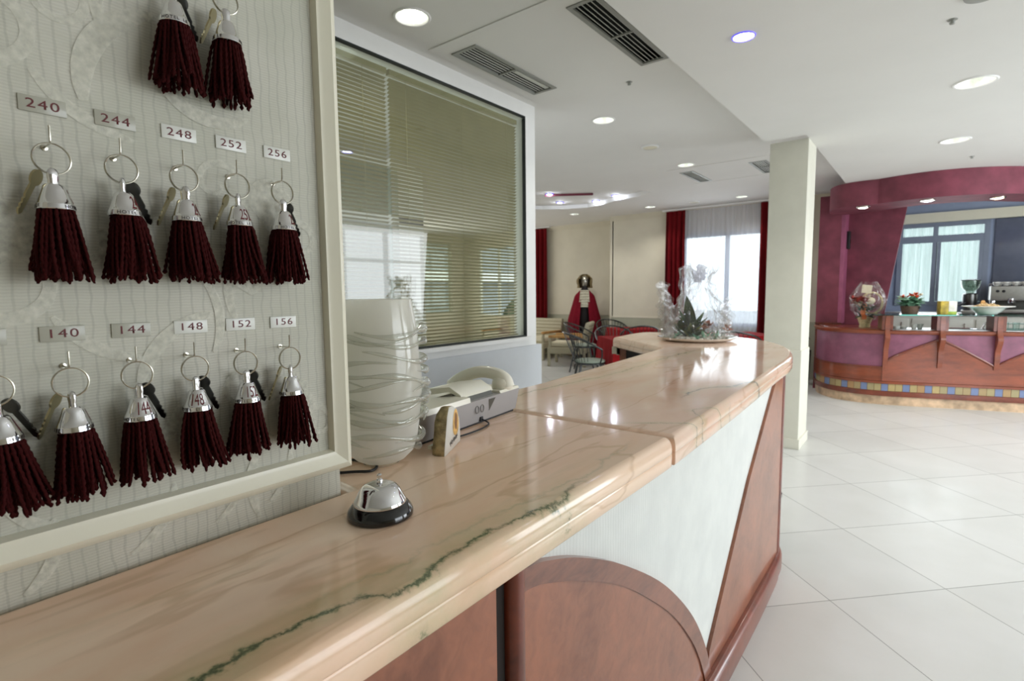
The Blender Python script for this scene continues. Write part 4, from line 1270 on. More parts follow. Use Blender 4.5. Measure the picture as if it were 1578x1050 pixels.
g = G(); g.tube([tuple(Mt @ Vector(p)) for p in catmull(hp, 5)], [.022 - .007 * math.sin(PI * i / 30) for i in range(31)], 14)
g.sphere(tuple(Mt @ Vector((-.012, .145, .072))), (.027, .027, .024), 18, 10)
g.sphere(tuple(Mt @ Vector((-.158, .145, .056))), (.025, .026, .018), 18, 10)
g.obj('handset', 'phone_cream', tel, smooth=60)
for yy in (.006, .026):
    g = G(); tt = [tuple(Mt @ Vector((.009, yy + .0065 * math.cos(a), .036 + .0085 * math.sin(a)))) for a in [2 * PI * k / 16 for k in range(16)]]
    g.tube(tt, .0009, 5, closed=True); g.obj('wall_slot', 'phone_dark', tel)
g = G(); xz_prism(g, [(.0095, .052), (.004, .025), (.003, .025), (.0085, .052)], .052, .078, Mt)
g = G(); h = G(); h.prism([(.050, .053), (.078, .053), (.060, .024)], .0065, .0115)
# shade of a triangular recess, painted as a thin dark plate on the back
h.v = [tuple(Mt @ Vector((.0000 + .0126 * (b - .004) / .054 + .0004 * (1 if c > .01 else -1), a, b))) for a, b, c in h.v]
h.obj('recess_shade_plate', 'phone_dark', tel)
g = G(); g.box(tuple(Mt @ Vector((.002, .030, .010))), (.006, .010, .010), rz=R(6.5)); g.obj('cord_socket', 'black_rubber', tel)
g = G(); g.box(tuple(Mt @ Vector((-.10, 0, .002))), (.20, .35, .0045), rz=R(6.5)); g.obj('rubber_foot', 'black_rubber', tel)
g = G(); p0 = Mt @ Vector((.004, .030, .009))
g.tube(catmull([tuple(p0), (p0.x + .010, p0.y + .006, ZT + .004), (p0.x + .026, p0.y - .006, ZT + .0026), (p0.x + .040, p0.y - .05, ZT + .0026), (p0.x + .044, p0.y - .11, ZT + .0026), (p0.x + .034, p0.y - .15, ZT + .0026), (p0.x + .014, p0.y - .17, ZT + .0026)], 6), .0018, 7)
g.obj('line_cord', 'black_rubber', tel)
t_ = thing('cable_plug', 'pale plug on a black cable end lying between the vase and the stone', 'cable', (-.755, .70, ZT))
g = G(); g.tube(catmull([(-.770, .735, ZT + .003), (-.748, .722, ZT + .003), (-.738, .700, ZT + .003)], 5), .0022, 8); g.obj('cable', 'black_rubber', t_)
g = G(); g.box((-.740, .688, ZT + .004), (.008, .024, .007), rz=R(12)); g.obj('plug', 'phone_cream', t_)
g = G(); g.tube(catmull([(-.80, .44, ZT + .003), (-.745, .505, ZT + .003), (-.722, .53, ZT + .003), (-.745, .555, ZT + .003), (-.80, .545, ZT + .003), (-.86, .52, ZT + .003)], 8), .0024, 8)
tag(g.obj('cable', 'black_rubber'), 'black cable looping out behind the key wall corner onto the worktop', 'cable')

# ---- standing stone souvenir
st = thing('souvenir_stone', 'small upright rough stone with painted white face, before the telephone', 'souvenir', (-.705, .705, ZT))
A_, B_, Z_ = Vector((-.684, .662)), Vector((-.731, .752)), ZT
dirv = (B_ - A_).normalized(); nr = Vector((dirv.y, -dirv.x)); nr = nr if nr.x > 0 else -nr
L_ = (B_ - A_).length
face = [(0, 0), (L_ * .5, .0), (L_, .002), (L_ * 1.0, .022), (L_ * .95, .05), (L_ * .80, .072), (L_ * .55, .083), (L_ * .34, .085), (L_ * .22, .070), (L_ * .14, .045), (L_ * .05, .02)]
def fpt(a, b, c): q = A_ + dirv * a + nr * c; return (q.x, q.y, Z_ + b)
g = G(); n = len(face)
dep = -.026
rr = random.Random(2)
mid = [(a + rr.uniform(-.003, .001), b + rr.uniform(-.002, .003), dep * .5 + rr.uniform(-.004, .004)) for a, b in face]
bk = [(a * .85 + .006 + rr.uniform(-.003, .003), max(0, b * .82 + rr.uniform(-.003, .003)), dep) for a, b in face]
mid = [(a, 0 if face[i][1] < .003 else b, c) for i, (a, b, c) in enumerate(mid)]; bk = [(a, 0 if face[i][1] < .003 else b, c) for i, (a, b, c) in enumerate(bk)]
vs = [fpt(a, b, 0) for a, b in face] + [fpt(*q) for q in mid] + [fpt(*q) for q in bk]
fs = [(k * n + i, k * n + (i + 1) % n, (k + 1) * n + (i + 1) % n, (k + 1) * n + i) for k in range(2) for i in range(n)]
g.add(vs, fs + [tuple(range(2 * n, 3 * n))]); g.obj('rough_body', 'stone_rough', st, smooth=0)
g = G(); g.add([fpt(a, b, .0) for a, b in face] + [fpt(a * .985 + .0006, b * .985 + .0003, .0012) for a, b in face], [(i, (i + 1) % n, n + (i + 1) % n, n + i) for i in range(n)] + [tuple(range(n, 2 * n))]); g.obj('white_face', 'stone_white', st, smooth=0)
g = G(); el = [(L_ * .70 + .019 * math.cos(a) * (1 - .25 * math.sin(a)), .048 + .026 * math.sin(a)) for a in [2 * PI * k / 24 for k in range(24)]]
g.add([fpt(a, b, .0016) for a, b in el], [tuple(range(24))]); g.obj('painted_oval', 'stone_print', st, smooth=0)
g = G(); el = [(L_ * .70 + .008 * math.cos(a), .050 + .017 * math.sin(a)) for a in [2 * PI * k / 24 for k in range(24)]]
g.add([fpt(a, b, .0019) for a, b in el], [tuple(range(24))]); g.obj('painted_figure', 'stone_brown', st, smooth=0)
g = G()
rr = random.Random(4)
pp = [(L_ * (.30 + .5 * i / 26), .014 + .0055 * math.sin(i * 2.4) + .006 * i / 26) for i in range(27)]
g.tube([fpt(a, b, .0016) for a, b in pp], .00032, 4); g.obj('handwriting', 'dark_ink', st)

# ---- wrapped plant on a tray
px_, py_ = -1.085, 3.165
tr = thing('serving_tray', 'round pale tray with pebbles at the bend of the marble worktop', 'tray', (px_, py_, ZT))
g = G(); g.lathe([(.001, .001), (.16, .001), (.20, .006), (.226, .020), (.228, .023), (.222, .022), (.196, .012), (.001, .010)], (px_, py_, ZT), 56); g.obj('dish', 'porcelain', tr)
g = G(); rr = random.Random(9)
for i in range(150):
    a = rr.uniform(0, 2 * PI); q = .19 * math.sqrt(rr.random())
    s_ = rr.uniform(.007, .014)
    g.sphere((px_ + q * math.cos(a), py_ + q * math.sin(a), ZT + .014 + s_ * .5), (s_, s_ * rr.uniform(.7, 1), s_ * .7), 8, 5)
o = tag(g.obj('pebbles', 'pebble'), 'white pebbles strewn on the round pale tray', 'pebbles'); o['kind'] = 'stuff'
def leaf_blade(g, base, L, w_, ang, lean, bend=.3, mi=0, edge=None, cup=.25):
    """succulent blade: grows up and outward"""
    B = Vector(base)
    d = Vector((math.cos(ang), math.sin(ang), 0)); s_ = Vector((-math.sin(ang), math.cos(ang), 0)); up = Vector((0, 0, 1))
    N = 10
    def P(u, v):
        th = lean + bend * v
        c = Vector((0, 0, 0)); 
        c = B + (up * math.cos(lean + bend * v * .5) + d * math.sin(lean + bend * v * .5)) * L * v
        ww = w_ * (math.sin(PI * min(1, (v * .93 + .10))) ** .7) * (1 - .15 * v)
        x = (u - .5) * 2
        nn = (d * math.cos(th) - up * math.sin(th))
        return tuple(c + s_ * ww * x * .5 - nn * ww * cup * (x * x - 1) * -.5)
    g.grid(P, 4, N, mi)
    # back side for thickness
    def Q(u, v):
        p = Vector(P(u, v)); return tuple(p - d * (.004 * math.sin(PI * u) * (1 - v)) - up * .0005)
    g.grid(Q, 4, N, mi)
pl_ = thing('succulent_plant', 'variegated pointed-leaf plant with rosy bloom inside the cellophane on the tray', 'plant', (px_, py_, ZT + .012))
g = G(); rr = random.Random(3)
for k, (L, w_, ang, lean) in enumerate(((.27, .075, R(230), .02), (.20, .06, R(190), .30), (.17, .055, R(20), .55), (.17, .06, R(120), .6), (.16, .055, R(250), .65), (.15, .055, R(310), .6), (.15, .05, R(160), .9), (.13, .05, R(60), .95), (.19, .055, R(0), .35), (.14, .05, R(215), .8), (.12, .05, R(340), 1.0), (.12, .045, R(95), 1.1))):
    leaf_blade(g, (px_ - .03, py_ - .02, ZT + .015), L * .95, w_ * 2.0, ang, lean, .22)
g.obj('leaves', 'leaf_green', pl_, smooth=60)
g = G()
for k, (L, w_, ang, lean) in enumerate(((.17, .03, R(240), .35), (.15, .03, R(200), .6), (.13, .03, R(290), .5), (.15, .025, R(330), .7), (.12, .03, R(260), .9))):
    leaf_blade(g, (px_ - .03, py_ - .03, ZT + .017), L, w_, ang, lean, .5)
g.obj('pale_leaves', 'leaf_edge', pl_, smooth=60)
def bloom(g, c, r, n, rr, mi=0):
    for i in range(n):
        a = 2 * PI * i / n + rr.uniform(-.2, .2); t_ = rr.uniform(.2, 1.2)
        leaf_blade(g, c, r, r * .5, a, t_, .4, mi)
g = G()
for c in ((px_ + .07, py_ - .02, ZT + .085), (px_ + .055, py_ - .04, ZT + .07), (px_ + .17, py_ + .02, ZT + .06)):
    bloom(g, c, .045, 9, rr); bloom(g, (c[0], c[1], c[2] + .008), .03, 7, rr)
g.obj('rosy_bloom', 'bloom_pink', pl_, smooth=60)
g = G()
for i in range(26):
    a = rr.uniform(0, 2 * PI); q = rr.uniform(.05, .17)
    leaf_blade(g, (px_ + q * math.cos(a), py_ + q * math.sin(a), ZT + .02), rr.uniform(.03, .07), .02, rr.uniform(0, 6.3), rr.uniform(.3, 1.1), .5)
g.obj('moss_tufts', 'leaf_pale', pl_, smooth=60)
# cellophane: crumpled gathered sheet
cel = thing('cellophane_wrap', 'crumpled clear cellophane gathered to a peak around the tray plant', 'wrapping', (px_, py_, ZT + .02))
def wrap_fn(seed, r0, r1, h, tie, peak):
    rn = random.Random(seed); ph = [rn.uniform(0, 6.28) for _ in range(8)]
    def f(u, v):
        a = 2 * PI * u
        z = h * v
        if v < tie: r = r0 + (r1 - r0) * (v / tie) ** 1.2
        else: r = r1 + (peak - r1) * ((v - tie) / (1 - tie)) ** .8
        cr = .055 * math.sin(7 * a + ph[0] + 5 * v) + .05 * math.sin(13 * a + ph[1] - 9 * v) + .035 * math.sin(23 * a + ph[2] + 17 * v) + .02 * math.sin(37 * a + 31 * v + ph[3])
        r = r * (1 + cr * (1 + .8 * v)) + .012 * math.sin(9 * v * 3 + ph[4] + 3 * a)
        x = px_ + r * math.cos(a) + .02 * v * math.sin(ph[5]); y = py_ + r * math.sin(a)
        z += .02 * math.sin(5 * a + ph[6]) * v + .012 * math.sin(19 * a + ph[7] + 20 * v) * v
        return (x, y, ZT + .014 + max(0, z))
    return f
g = G(); g.grid(wrap_fn(4, .205, .055, .42, .80, .09), 180, 46, closeu=True); g.obj('gathered_sheet', 'cellophane', cel, smooth=22)
# two free wings of the sheet: left flare and right flare
def wing(cx, cy, ang, w0, w1, h, z0, seed, out=.10):
    rn = random.Random(seed); p = [rn.uniform(0, 6.28) for _ in range(6)]
    d = Vector((math.cos(ang), math.sin(ang), 0)); s_ = Vector((-math.sin(ang), math.cos(ang), 0))
    def f(u, v):
        x = (u - .5) * (w0 + (w1 - w0) * v)
        q = Vector((cx, cy, z0)) + s_ * x + d * (out * v ** 1.5 + .022 * math.sin(14 * u + p[0] + 4 * v) + .014 * math.sin(31 * u + p[1] - 9 * v) + .008 * math.sin(25 * v + p[2]))
        q.z += h * v + .02 * math.sin(9 * u + p[3]) * v
        return tuple(q)
    return f
cr_ = (math.cos(R(38.3)), math.sin(R(38.3)))
def at(s_, d): return (px_ + cr_[0] * s_ - cr_[1] * d, py_ + cr_[1] * s_ + cr_[0] * d)
for s_, d, ang, w0, w1, h, z0, sd, out in ((-.15, .0, R(210), .14, .20, .29, ZT + .05, 1, .07), (-.19, -.03, R(200), .10, .10, .20, ZT + .02, 5, .03), (.15, 0, R(30), .20, .14, .22, ZT + .02, 2, .04), (-.06, .05, R(250), .1, .18, .40, ZT + .05, 3, -.05)):
    cx, cy = at(s_, d)
    g = G(); g.grid(wing(cx, cy, ang, w0, w1, h, z0, sd, out), 40, 30); g.obj('loose_flap', 'cellophane', cel, smooth=22)
g = G(); g.grid(wing(px_ + .005, py_ - .01, R(250),   .03, .10, .09, ZT + .345, 11, -.01), 24, 12); g.obj('bow', 'sheer_white', cel, smooth=40)

# ============================================================ DINING CORNER
def cloth_table(x, y, rz, s_, label, group='red-clothed square tables'):
    t_ = thing('dining_table', label, 'table', (x, y, 0), rz, group=group)
    g = G(); g.rbox((0, 0, .735), (s_ - .04, s_ - .04, .022), .004); g.obj('tabletop', 'black_lacquer', t_, local=True)
    g = G(); h = s_ / 2
    def edge(k):   # perimeter point 0..1
        k = k % 1 * 4; i = int(k); f = k - i
        c = [(-1, -1), (1, -1), (1, 1), (-1, 1), (-1, -1)]
        return (c[i][0] + (c[i + 1][0] - c[i][0]) * f, c[i][1] + (c[i + 1][1] - c[i][1]) * f)
    def f(u, v):
        ex, ey = edge(u)
        corner = (abs(ex) * abs(ey)) ** 6
        fl = 1 + v * (.03 + .05 * corner + .02 * math.sin(u * 2 * PI * 14))
        return (ex * h * fl, ey * h * fl, .749 - v * (.36 + .06 * corner) - (.002 if v > 0 else 0))
    g.grid(f, 128, 10, closeu=True)
    g.add([(ex * h, ey * h, .749) for ex, ey in ((-1, -1), (1, -1), (1, 1), (-1, 1))], [(0, 1, 2, 3)])
    g.obj('tablecloth', 'cloth_red', t_, local=True, smooth=60)
    for sx in (-1, 1):
        for sy in (-1, 1):
            g = G(); g.tube([(sx * (h - .06), sy * (h - .06), 0), (sx * (h - .06), sy * (h - .06), .724)], .02, 10); g.obj('leg', 'black_lacquer', t_, local=True)
    return t_
cloth_table(-3.22, 6.77, R(45), .76, 'red-clothed square table nearest the marble counter')
cloth_table(-4.02, 8.46, R(45), .72, 'red-clothed square table farther back, behind the chair with red showing through its spindles')
cloth_table(-2.15, 8.15, R(45), .76, 'red-clothed square table under the sheer-curtained window, right of the wrapped plant')

def make_chair(label):
    """low hooped spindle armchair; faces +x, centre of seat at origin"""
    t_ = thing('spindle_chair', label, 'chair', (0, 0, 0), group='black hoop-backed spindle chairs')
    g = G(); g.lathe([(.001, .425), (.20, .425), (.215, .432), (.215, .445), (.205, .452), (.001, .452)], (0, 0, 0), 36, wob=lambda a, z: 1 + .06 * math.cos(a)); g.obj('seat_frame', 'black_lacquer', t_, local=True)
    g = G(); g.lathe([(.195, .452), (.205, .462), (.200, .476), (.17, .486), (.001, .490)], (0, 0, 0), 36, wob=lambda a, z: 1 + .06 * math.cos(a)); g.obj('seat_cushion', 'seat_pale', t_, local=True)
    hoop = []
    for i in range(41):
        a = PI * (.36 + 1.28 * i / 40) ; b = (i / 40 - .5) * 2
        r = .285
        x = r * math.cos(a) - .0; y = r * 1.02 * math.sin(a)
        z = .64 + .215 * (1 - abs(b) ** 1.8)
        hoop.append((x - .06 * (z - .64) / .2, y, z))
    g = G(); g.tube(hoop, .0125, 10); g.obj('hoop_back', 'black_lacquer', t_, local=True, smooth=70)
    for e in (0, -1):
        p = hoop[e]; g = G(); g.tube([(p[0] - .01, p[1] * .72, .44), (p[0] + .005, p[1] * .95, .55), p], .010, 8); g.obj('arm_support', 'black_lacquer', t_, local=True)
    for i in range(6, 35, 2):
        p = hoop[i]; a = math.atan2(p[1], p[0]); g = G()
        g.tube([(.185 * math.cos(a), .185 * math.sin(a), .445), p], .0042, 6, caps=False); g.obj('spindle', 'black_lacquer', t_, local=True, smooth=0)
    for sx in (-1, 1):
        for sy in (-1, 1):
            g = G(); g.tube([(sx * .13, sy * .13, .43), (sx * .215, sy * .20, 0)], [.016, .011], 10); g.obj('leg', 'black_lacquer', t_, local=True)
    for sy in (-1, 1):
        g = G(); g.tube([(-.175, sy * .167, .20), (.175, sy * .167, .20)], .008, 8); g.obj('stretcher', 'black_lacquer', t_, local=True)
    return t_
c0 = make_chair('black spindle armchair nearest the camera, turned side-on before the near red table')
c0.location = (-3.56, 6.18, 0); c0.rotation_euler = (0, 0, R(40))
for (x, y, rz, lb) in ((-4.70, 7.98, R(20), 'black spindle armchair left of the far red table, pale seat showing'),
                       (-3.70, 7.20, R(-48), 'black spindle armchair at the back-left side of the near red table'),
                       (-4.60, 8.86, R(-40), 'black spindle armchair behind the far red table, against the grey dado'),
                       (-3.62, 7.88, R(125), 'black spindle armchair with red cloth showing through its back spindles'),
                       (-3.00, 8.05, R(200), 'black spindle armchair half hidden behind the cellophane, its arm sticking out left'),
                       (-1.98, 7.40, R(95), 'black spindle armchair before the window table, close to the column')):
    dup(c0, (x, y, 0), rz, lb)

# pale wicker seats
def wicker_seat(name, label, cat, loc, rz, W, D=.72, group='pale wicker seating'):
    t_ = thing(name, label, cat, loc, rz, group=group)
    g = G(); g.rbox((0, 0, .30), (D, W, .12), .02); g.obj('seat_frame', 'wicker', t_, local=True)
    for sx in (-1, 1):
        for sy in (-1, 1):
            g = G(); g.rbox((sx * (D / 2 - .03), sy * (W / 2 - .03), .17), (.055, .055, .34), .012); g.obj('leg', 'wicker', t_, local=True)
    g = G(); M_ = Matrix.Translation((-D / 2 + .02, 0, .58)) @ Matrix.Rotation(R(-14), 4, 'Y'); g.rbox((0, 0, 0), (.07, W, .50), .03, M=M_); g.obj('backrest', 'wicker', t_, local=True)
    for sy in (-1, 1):
        g = G(); g.rbox((0, sy * (W / 2 - .035), .56), (D - .04, .07, .05), .015); g.obj('armrest', 'tan_wood', t_, local=True)
        g = G(); g.rbox((D / 2 - .05, sy * (W / 2 - .035), .44), (.05, .05, .22), .01); g.obj('arm_post', 'wicker', t_, local=True)
    n = max(1, round(W / .62))
    for k in range(n):
        yy = -W / 2 + W * (k + .5) / n
        g = G(); g.rbox((.02, yy, .405), (D - .12, W / n - (.14 if n == 1 else .06), .09), .03); g.obj('seat_cushion', 'cushion_cream', t_, local=True)
    return t_
wicker_seat('wicker_armchair', 'pale wicker armchair with cream cushion, side-on, before the costumed mannequin', 'armchair', (-5.35, 8.55, 0), R(200), .66)
wicker_seat('wicker_sofa', 'pale wicker sofa with cream cushions under the left red curtain', 'sofa', (-6.95, 9.10, 0), R(-90), 1.7)
t_ = thing('cane_cabinet', 'dark brown lounge cabinet seen through the office pane and blinds', 'cabinet', (-8.3, 6.2, 0))
g = G(); g.rbox((-8.3, 6.2, .70), (.6, 1.5, 1.4), .02); g.obj('carcass', 'mahogany_dark', t_)
for k in (-1, 1):
    g = G(); g.rbox((-7.99, 6.2 + k * .37, .70), (.02, .70, 1.25), .004); d = g.obj('door', 'tan_wood', t_)
    g = G(); g.sphere((-7.97, 6.2 + k * .06, .75), .015, 10, 6); g.obj('knob', 'nickel', d)

# costumed mannequin by the far wall
mx, my = -5.50, 9.36
mn = thing('costumed_mannequin', 'mannequin in burgundy cape, white jabot and silver mask by the far wall', 'mannequin', (mx, my, 0))
g = G()
Tm = Matrix.Translation((mx, my, 0)) @ Matrix.Rotation(R(-60), 4, 'Z')
g.lathe([(.10, .02), (.12, .40), (.15, .80), (.17, 1.0), (.15, 1.15), (.15, 1.30), (.13, 1.38), (.07, 1.44), (.055, 1.48), (.05, 1.53), (.001, 1.55)], (0, 0, 0), 28, M=Tm @ Matrix.Diagonal((.7, 1, 1, 1)))
g.obj('body', 'mannequin_black', mn, smooth=60)
g = G(); g.lathe([(.001, 0), (.16, 0), (.17, .015), (.001, .02)], (mx, my, 0), 28); g.obj('stand_base', 'mannequin_black', mn)
def cape(u, v):
    a = R(17) + (2 * PI - R(34)) * u
    r = (.17 + .13 * min(1, v * 2.2) + .06 * v) * (1 + .06 * math.sin(a * 15) * v + .03 * math.sin(a * 31 + 1) * v)
    z = 1.42 - 1.30 * v
    if v < .08: r *= .55 + .45 * v / .08
    return tuple(Tm @ Vector((r * math.cos(a) * .75, r * math.sin(a), z)))
g = G(); g.grid(cape, 120, 30); g.obj('cape', 'cape_red', mn, smooth=70)
g = G()
g.grid(lambda u, v: tuple(Tm @ Vector((.155 + .02 * math.sin(PI * u) + .006 * math.sin(u * 60) + .008 * math.sin(v * 40), (u - .5) * (.17 + .05 * v), 1.42 - .34 * v))), 30, 30)
g.grid(lambda u, v: tuple(Tm @ Vector((.150 + .01 * math.sin(PI * u), (u - .5) * (.17 + .05 * v), 1.42 - .34 * v))), 8, 8)
g.obj('jabot', 'lace_white', mn, smooth=60)
g = G(); g.sphere((0, 0, 1.60), (.092, .075, .118), 24, 16, M=Tm)
g.sphere((.088, 0, 1.585), (.016, .012, .022), 10, 8, M=Tm)
g.obj('masked_head', 'mask_silver', mn, smooth=70)
for s_ in (-1, 1):
    g = G(); g.sphere((.082, s_ * .030, 1.612), (.012, .016, .010), 10, 8, M=Tm); g.obj('eye_hole', 'mannequin_black', mn)
g = G()
g.sphere((0, 0, 1.585), (.05, .03, .01), 6, 4, M=Tm)
g = G()
def wig(u, v):
    a = R(48) + (2 * PI - R(96)) * u
    ph = .15 + 1.95 * v
    r = .135 * math.sin(min(ph, 1.9)) + .012 * math.sin(a * 9) * math.sin(v * 14) + (.02 if v > .6 else 0)
    z = 1.63 + .115 * math.cos(min(ph, PI / 2)) - (.24 * max(0, (ph - PI / 2)) / .53 * .7)
    return tuple(Tm @ Vector((r * math.cos(a) - .012, r * math.sin(a), z)))
g.grid(wig, 64, 22); g.sphere((-.035, 0, 1.665), (.09, .10, .075), 20, 10, M=Tm); g.obj('wig', 'wig_brown', mn, smooth=70)

# curtains
def curtain(name, label, x0, x1, y, z0, z1, amp, folds, m_, cat='curtain', group=None, depth=1, seed=0, taper=0):
    rn = random.Random(seed); p = [rn.uniform(0, 6.28) for _ in range(3)]
    g = G()
    def f(u, v):
        x = x0 + (x1 - x0) * u
        x = (x0 + x1) / 2 + (x - (x0 + x1) / 2) * (1 + taper * v)
        k = (.35 + .65 * min(1, v * 5))
        return (x + .006 * math.sin(u * folds * 2 * PI * 1.0 + 1), y + amp * k * (math.sin(u * folds * 2 * PI + p[0]) + .35 * math.sin(u * folds * 4.4 + p[1] + v)), z1 - (z1 - z0) * v)
    g.grid(f, int(folds * 10), 14)
    if depth:
        def f2(u, v):
            a = f(u, v); return (a[0], a[1] + .004, a[2])
        g.grid(f2, int(folds * 10), 14)
    o = g.obj(name, m_, smooth=80)
    return tag(o, label, cat, group)
RC = 'floor-length dark red drapes'
curtain('drape', 'dark red drape on the far left, above the wicker sofa', -7.32, -6.60, 9.60, .30, 2.765, .035, 7, 'curtain_red', group=RC, seed=1)
curtain('drape', 'dark red drape left of the sheer-curtained dining window', -3.70, -3.36, 9.09, .05, 2.765, .035, 4, 'curtain_red', group=RC, seed=2, taper=.10)
curtain('drape', 'dark red drape between the dining window and the column', -2.16, -1.80, 9.09, .05, 2.765, .035, 4, 'curtain_red', group=RC, seed=3, taper=.06)
curtain('sheer_curtain', 'white sheer curtain across the dining room window', -3.42, -2.08, 9.13, .10, 2.76, .018, 17, 'sheer_white', depth=0, seed=4)
g = G(); g.bb(-3.75, -1.75, 9.03, 9.19, 2.77, 2.795); tag(g.obj('curtain_rail', 'white_paint'), 'white ceiling curtain rail over the dining window drapes', 'curtain rail')
g = G(); g.bb(-7.4, -6.5, 9.56, 9.64, 2.78, 2.795); tag(g.obj('curtain_rail', 'white_paint'), 'white ceiling curtain rail over the far left drape', 'curtain rail')
curtain('sheer_curtain', 'pale green sheer curtain in the bar window', -.44, .62, YB + .075, 1.10, 2.36, .012, 15, 'sheer_green', depth=0, seed=6)

# ============================================================ BAR
BA = Vector((-.38, 7.66)); BU = Vector((.9601, .2797)); BN = Vector((-.2797, .9601))
def bp(s_, d, z=None):
    q = BA + BU * s_ + BN * d
    return (q.x, q.y) if z is None else (q.x, q.y, z)
curve = catmull([(-1.215, 8.40, 0), (-1.16, 8.15, 0), (-1.05, 7.92, 0), (-.90, 7.76, 0), (-.72, 7.68, 0), (-.55, 7.655, 0), (-.38, 7.66, 0)], 6)
curve = [(a, b) for a, b, c in curve]
front = curve[:-1] + [bp(s_, 0) for s_ in (0, .5, 1.03, 1.56, 2.1, 2.6)]
def bar_outline(back=.50): return front + [bp(2.6, back), bp(.1, back), (-.60, 8.36), (-.93, 8.39), (-1.215, 8.405)]
bar = thing('bar_counter', 'curved bar counter with wood panels, purple fields and a band of small coloured tiles', 'bar counter', (-.2, 7.9, 0))
ol = bar_outline()
def ring(z0, z1, ins, m_, nm, **k):
    g = G(); g.layers(ol, [(ins, z0), (ins, z1)]); return g.obj(nm, m_, bar, **k)
ring(0, .105, .012, 'marble_kick', 'marble_plinth')
g = G(); g.layers(ol, [(.004, .105), (-.012, .108), (-.014, .135), (-.012, .165), (.004, .170)]); g.obj('lower_moulding', 'mahogany_dark', bar)
ring(.170, .255, 0, 'tile_band', 'tile_band')
g = G(); g.layers(ol, [(.004, .255), (-.014, .258), (-.014, .285), (.004, .290)]); g.obj('upper_moulding', 'bar_wood', bar)
ring(.290, .850, .004, 'purple_panel', 'purple_body')
g = G(); g.layers(ol, [(.004, .850), (-.020, .856), (-.030, .87), (-.030, .895), (-.02, .902), (.03, .902)]); g.obj('wood_rim', 'bar_wood', bar)
g = G(); g.layers(ol, [(.05, .9025), (.05, .908)]); g.obj('steel_top', 'brushed_steel', bar)
g = G(); cc = [(-1.17, 8.37)] + [(x + .02, y + .03) for x, y in curve[2:]] + [bp(.02, .42), (-.55, 8.34)]
g.layers(cc, [(0, .903), (0, .913)]); g.obj('wood_top', 'bar_wood', bar)
# curved wood skirt below the purple field
g = G(); nrm_off = .010
cs = curve
def strip(pts, off0, off1, z0, z1):
    vs = []
    m_ = len(pts)
    for i, p in enumerate(pts):
        a = Vector(pts[max(0, i - 1)]); b = Vector(pts[min(m_ - 1, i + 1)]); d = (b - a).normalized(); nn = Vector((d.y, -d.x))
        for off in (off0, off1):
            for z in (z0, z1): vs.append((p[0] + nn.x * off, p[1] + nn.y * off, z))
    fs = []
    for i in range(m_ - 1):
        o = 4 * i
        fs += [(o + 2, o + 6, o + 7, o + 3), (o + 3, o + 7, o + 5, o + 1), (o, o + 4, o + 6, o + 2)]
    fs += [(0, 2, 3, 1), (4 * m_ - 4, 4 * m_ - 3, 4 * m_ - 1, 4 * m_ - 2)]
    return G().add(vs, fs)
strip(curve, -.01, .006, .29, .445).obj('wood_skirt', 'bar_wood', bar, smooth=60)
strip(curve, -.01, .014, .44, .465).obj('skirt_moulding', 'mahogany_dark', bar, smooth=60)
strip(curve[:3], -.01, .010, .29, .85).obj('corner_post', 'bar_wood', bar, smooth=60)
# gabled wood fields of the straight front
def sz_prism(g, pts, d0, d1):
    h = G(); h.prism(pts, d0, d1); h.v = [bp(a, -c, b) for a, b, c in h.v]; g.add(h.v, h.f); return g
def gable(s0, s1, s2, zl, zp, zr):
    L = [(s0 + (s1 - s0) * t_, zl + (zp - zl) * (t_ ** .85) ) for t_ in [k / 8 for k in range(9)]]
    Rr = [(s1 + (s2 - s1) * t_, zp + (zr - zp) * (t_ ** 1.12)) for t_ in [k / 8 for k in range(1, 9)]]
    return L + Rr
for (a, b, c_, zl, zp, zr, nm) in ((.02, .52, 1.04, .54, .80, .50, ''), (1.04, 1.56, 2.1, .50, .80, .50, ''), ):
    tp = gable(a, b, c_, zl, zp, zr)
    g = G(); sz_prism(g, tp + [(c_, .29), (a, .29)], -.01, .006); g.obj('gable_board', 'bar_wood', bar, smooth=30)
    g = G(); g.tube([bp(s_, -.008, z) for s_, z in tp], .013, 8); g.obj('gable_moulding', 'mahogany_dark', bar)
g = G(); sz_prism(g, [(-.022, .29), (.022, .29), (.022, .55), (-.022, .55)], -.01, .012); g.obj('division_post', 'bar_wood', bar)
# serpentine brackets and blocks carrying the glass shelf
def bracket(s_, z0, nm='shelf_bracket'):
    prof = catmull([(-.018, z0, 0), (-.028, z0 + .10, 0), (-.030, z0 + .20, 0), (-.070, z0 + .30, 0), (-.078, z0 + .35, 0), (-.045, z0 + .44, 0), (-.040, z0 + .60, 0)], 5)
    pts = [(a, b) for a, b, c in prof] + [(.012, z0 + .60), (.012, .91), (-.006, .905), (-.006, z0)]
    g = G(); h = G(); h.prism(pts, s_ - .024, s_ + .024); g.add([bp(c, a, b) for a, b, c in h.v], h.f)
    g.obj(nm, 'bar_wood', bar, smooth=35)
    g = G(); h = G(); h.prism([(s_ - .055, -.035), (s_ + .055, -.035), (s_ + .055, .16), (s_ - .055, .16)], .906, 1.078); g.add([bp(a, b, c) for a, b, c in h.v], h.f); g.obj('shelf_block', 'mahogany_dark', bar)
for s_, z0 in ((0, .48), (.53, .47), (1.045, .47), (1.58, .47), (2.12, .47)): bracket(s_, z0)
sh = [bp(-.22, .02), bp(-.16, -.10), bp(0, -.14), bp(.5, -.15), bp(2.4, -.15), bp(2.4, .22), bp(-.10, .22), bp(-.2, .14)]
sh = round_poly(sh, .05, 4)
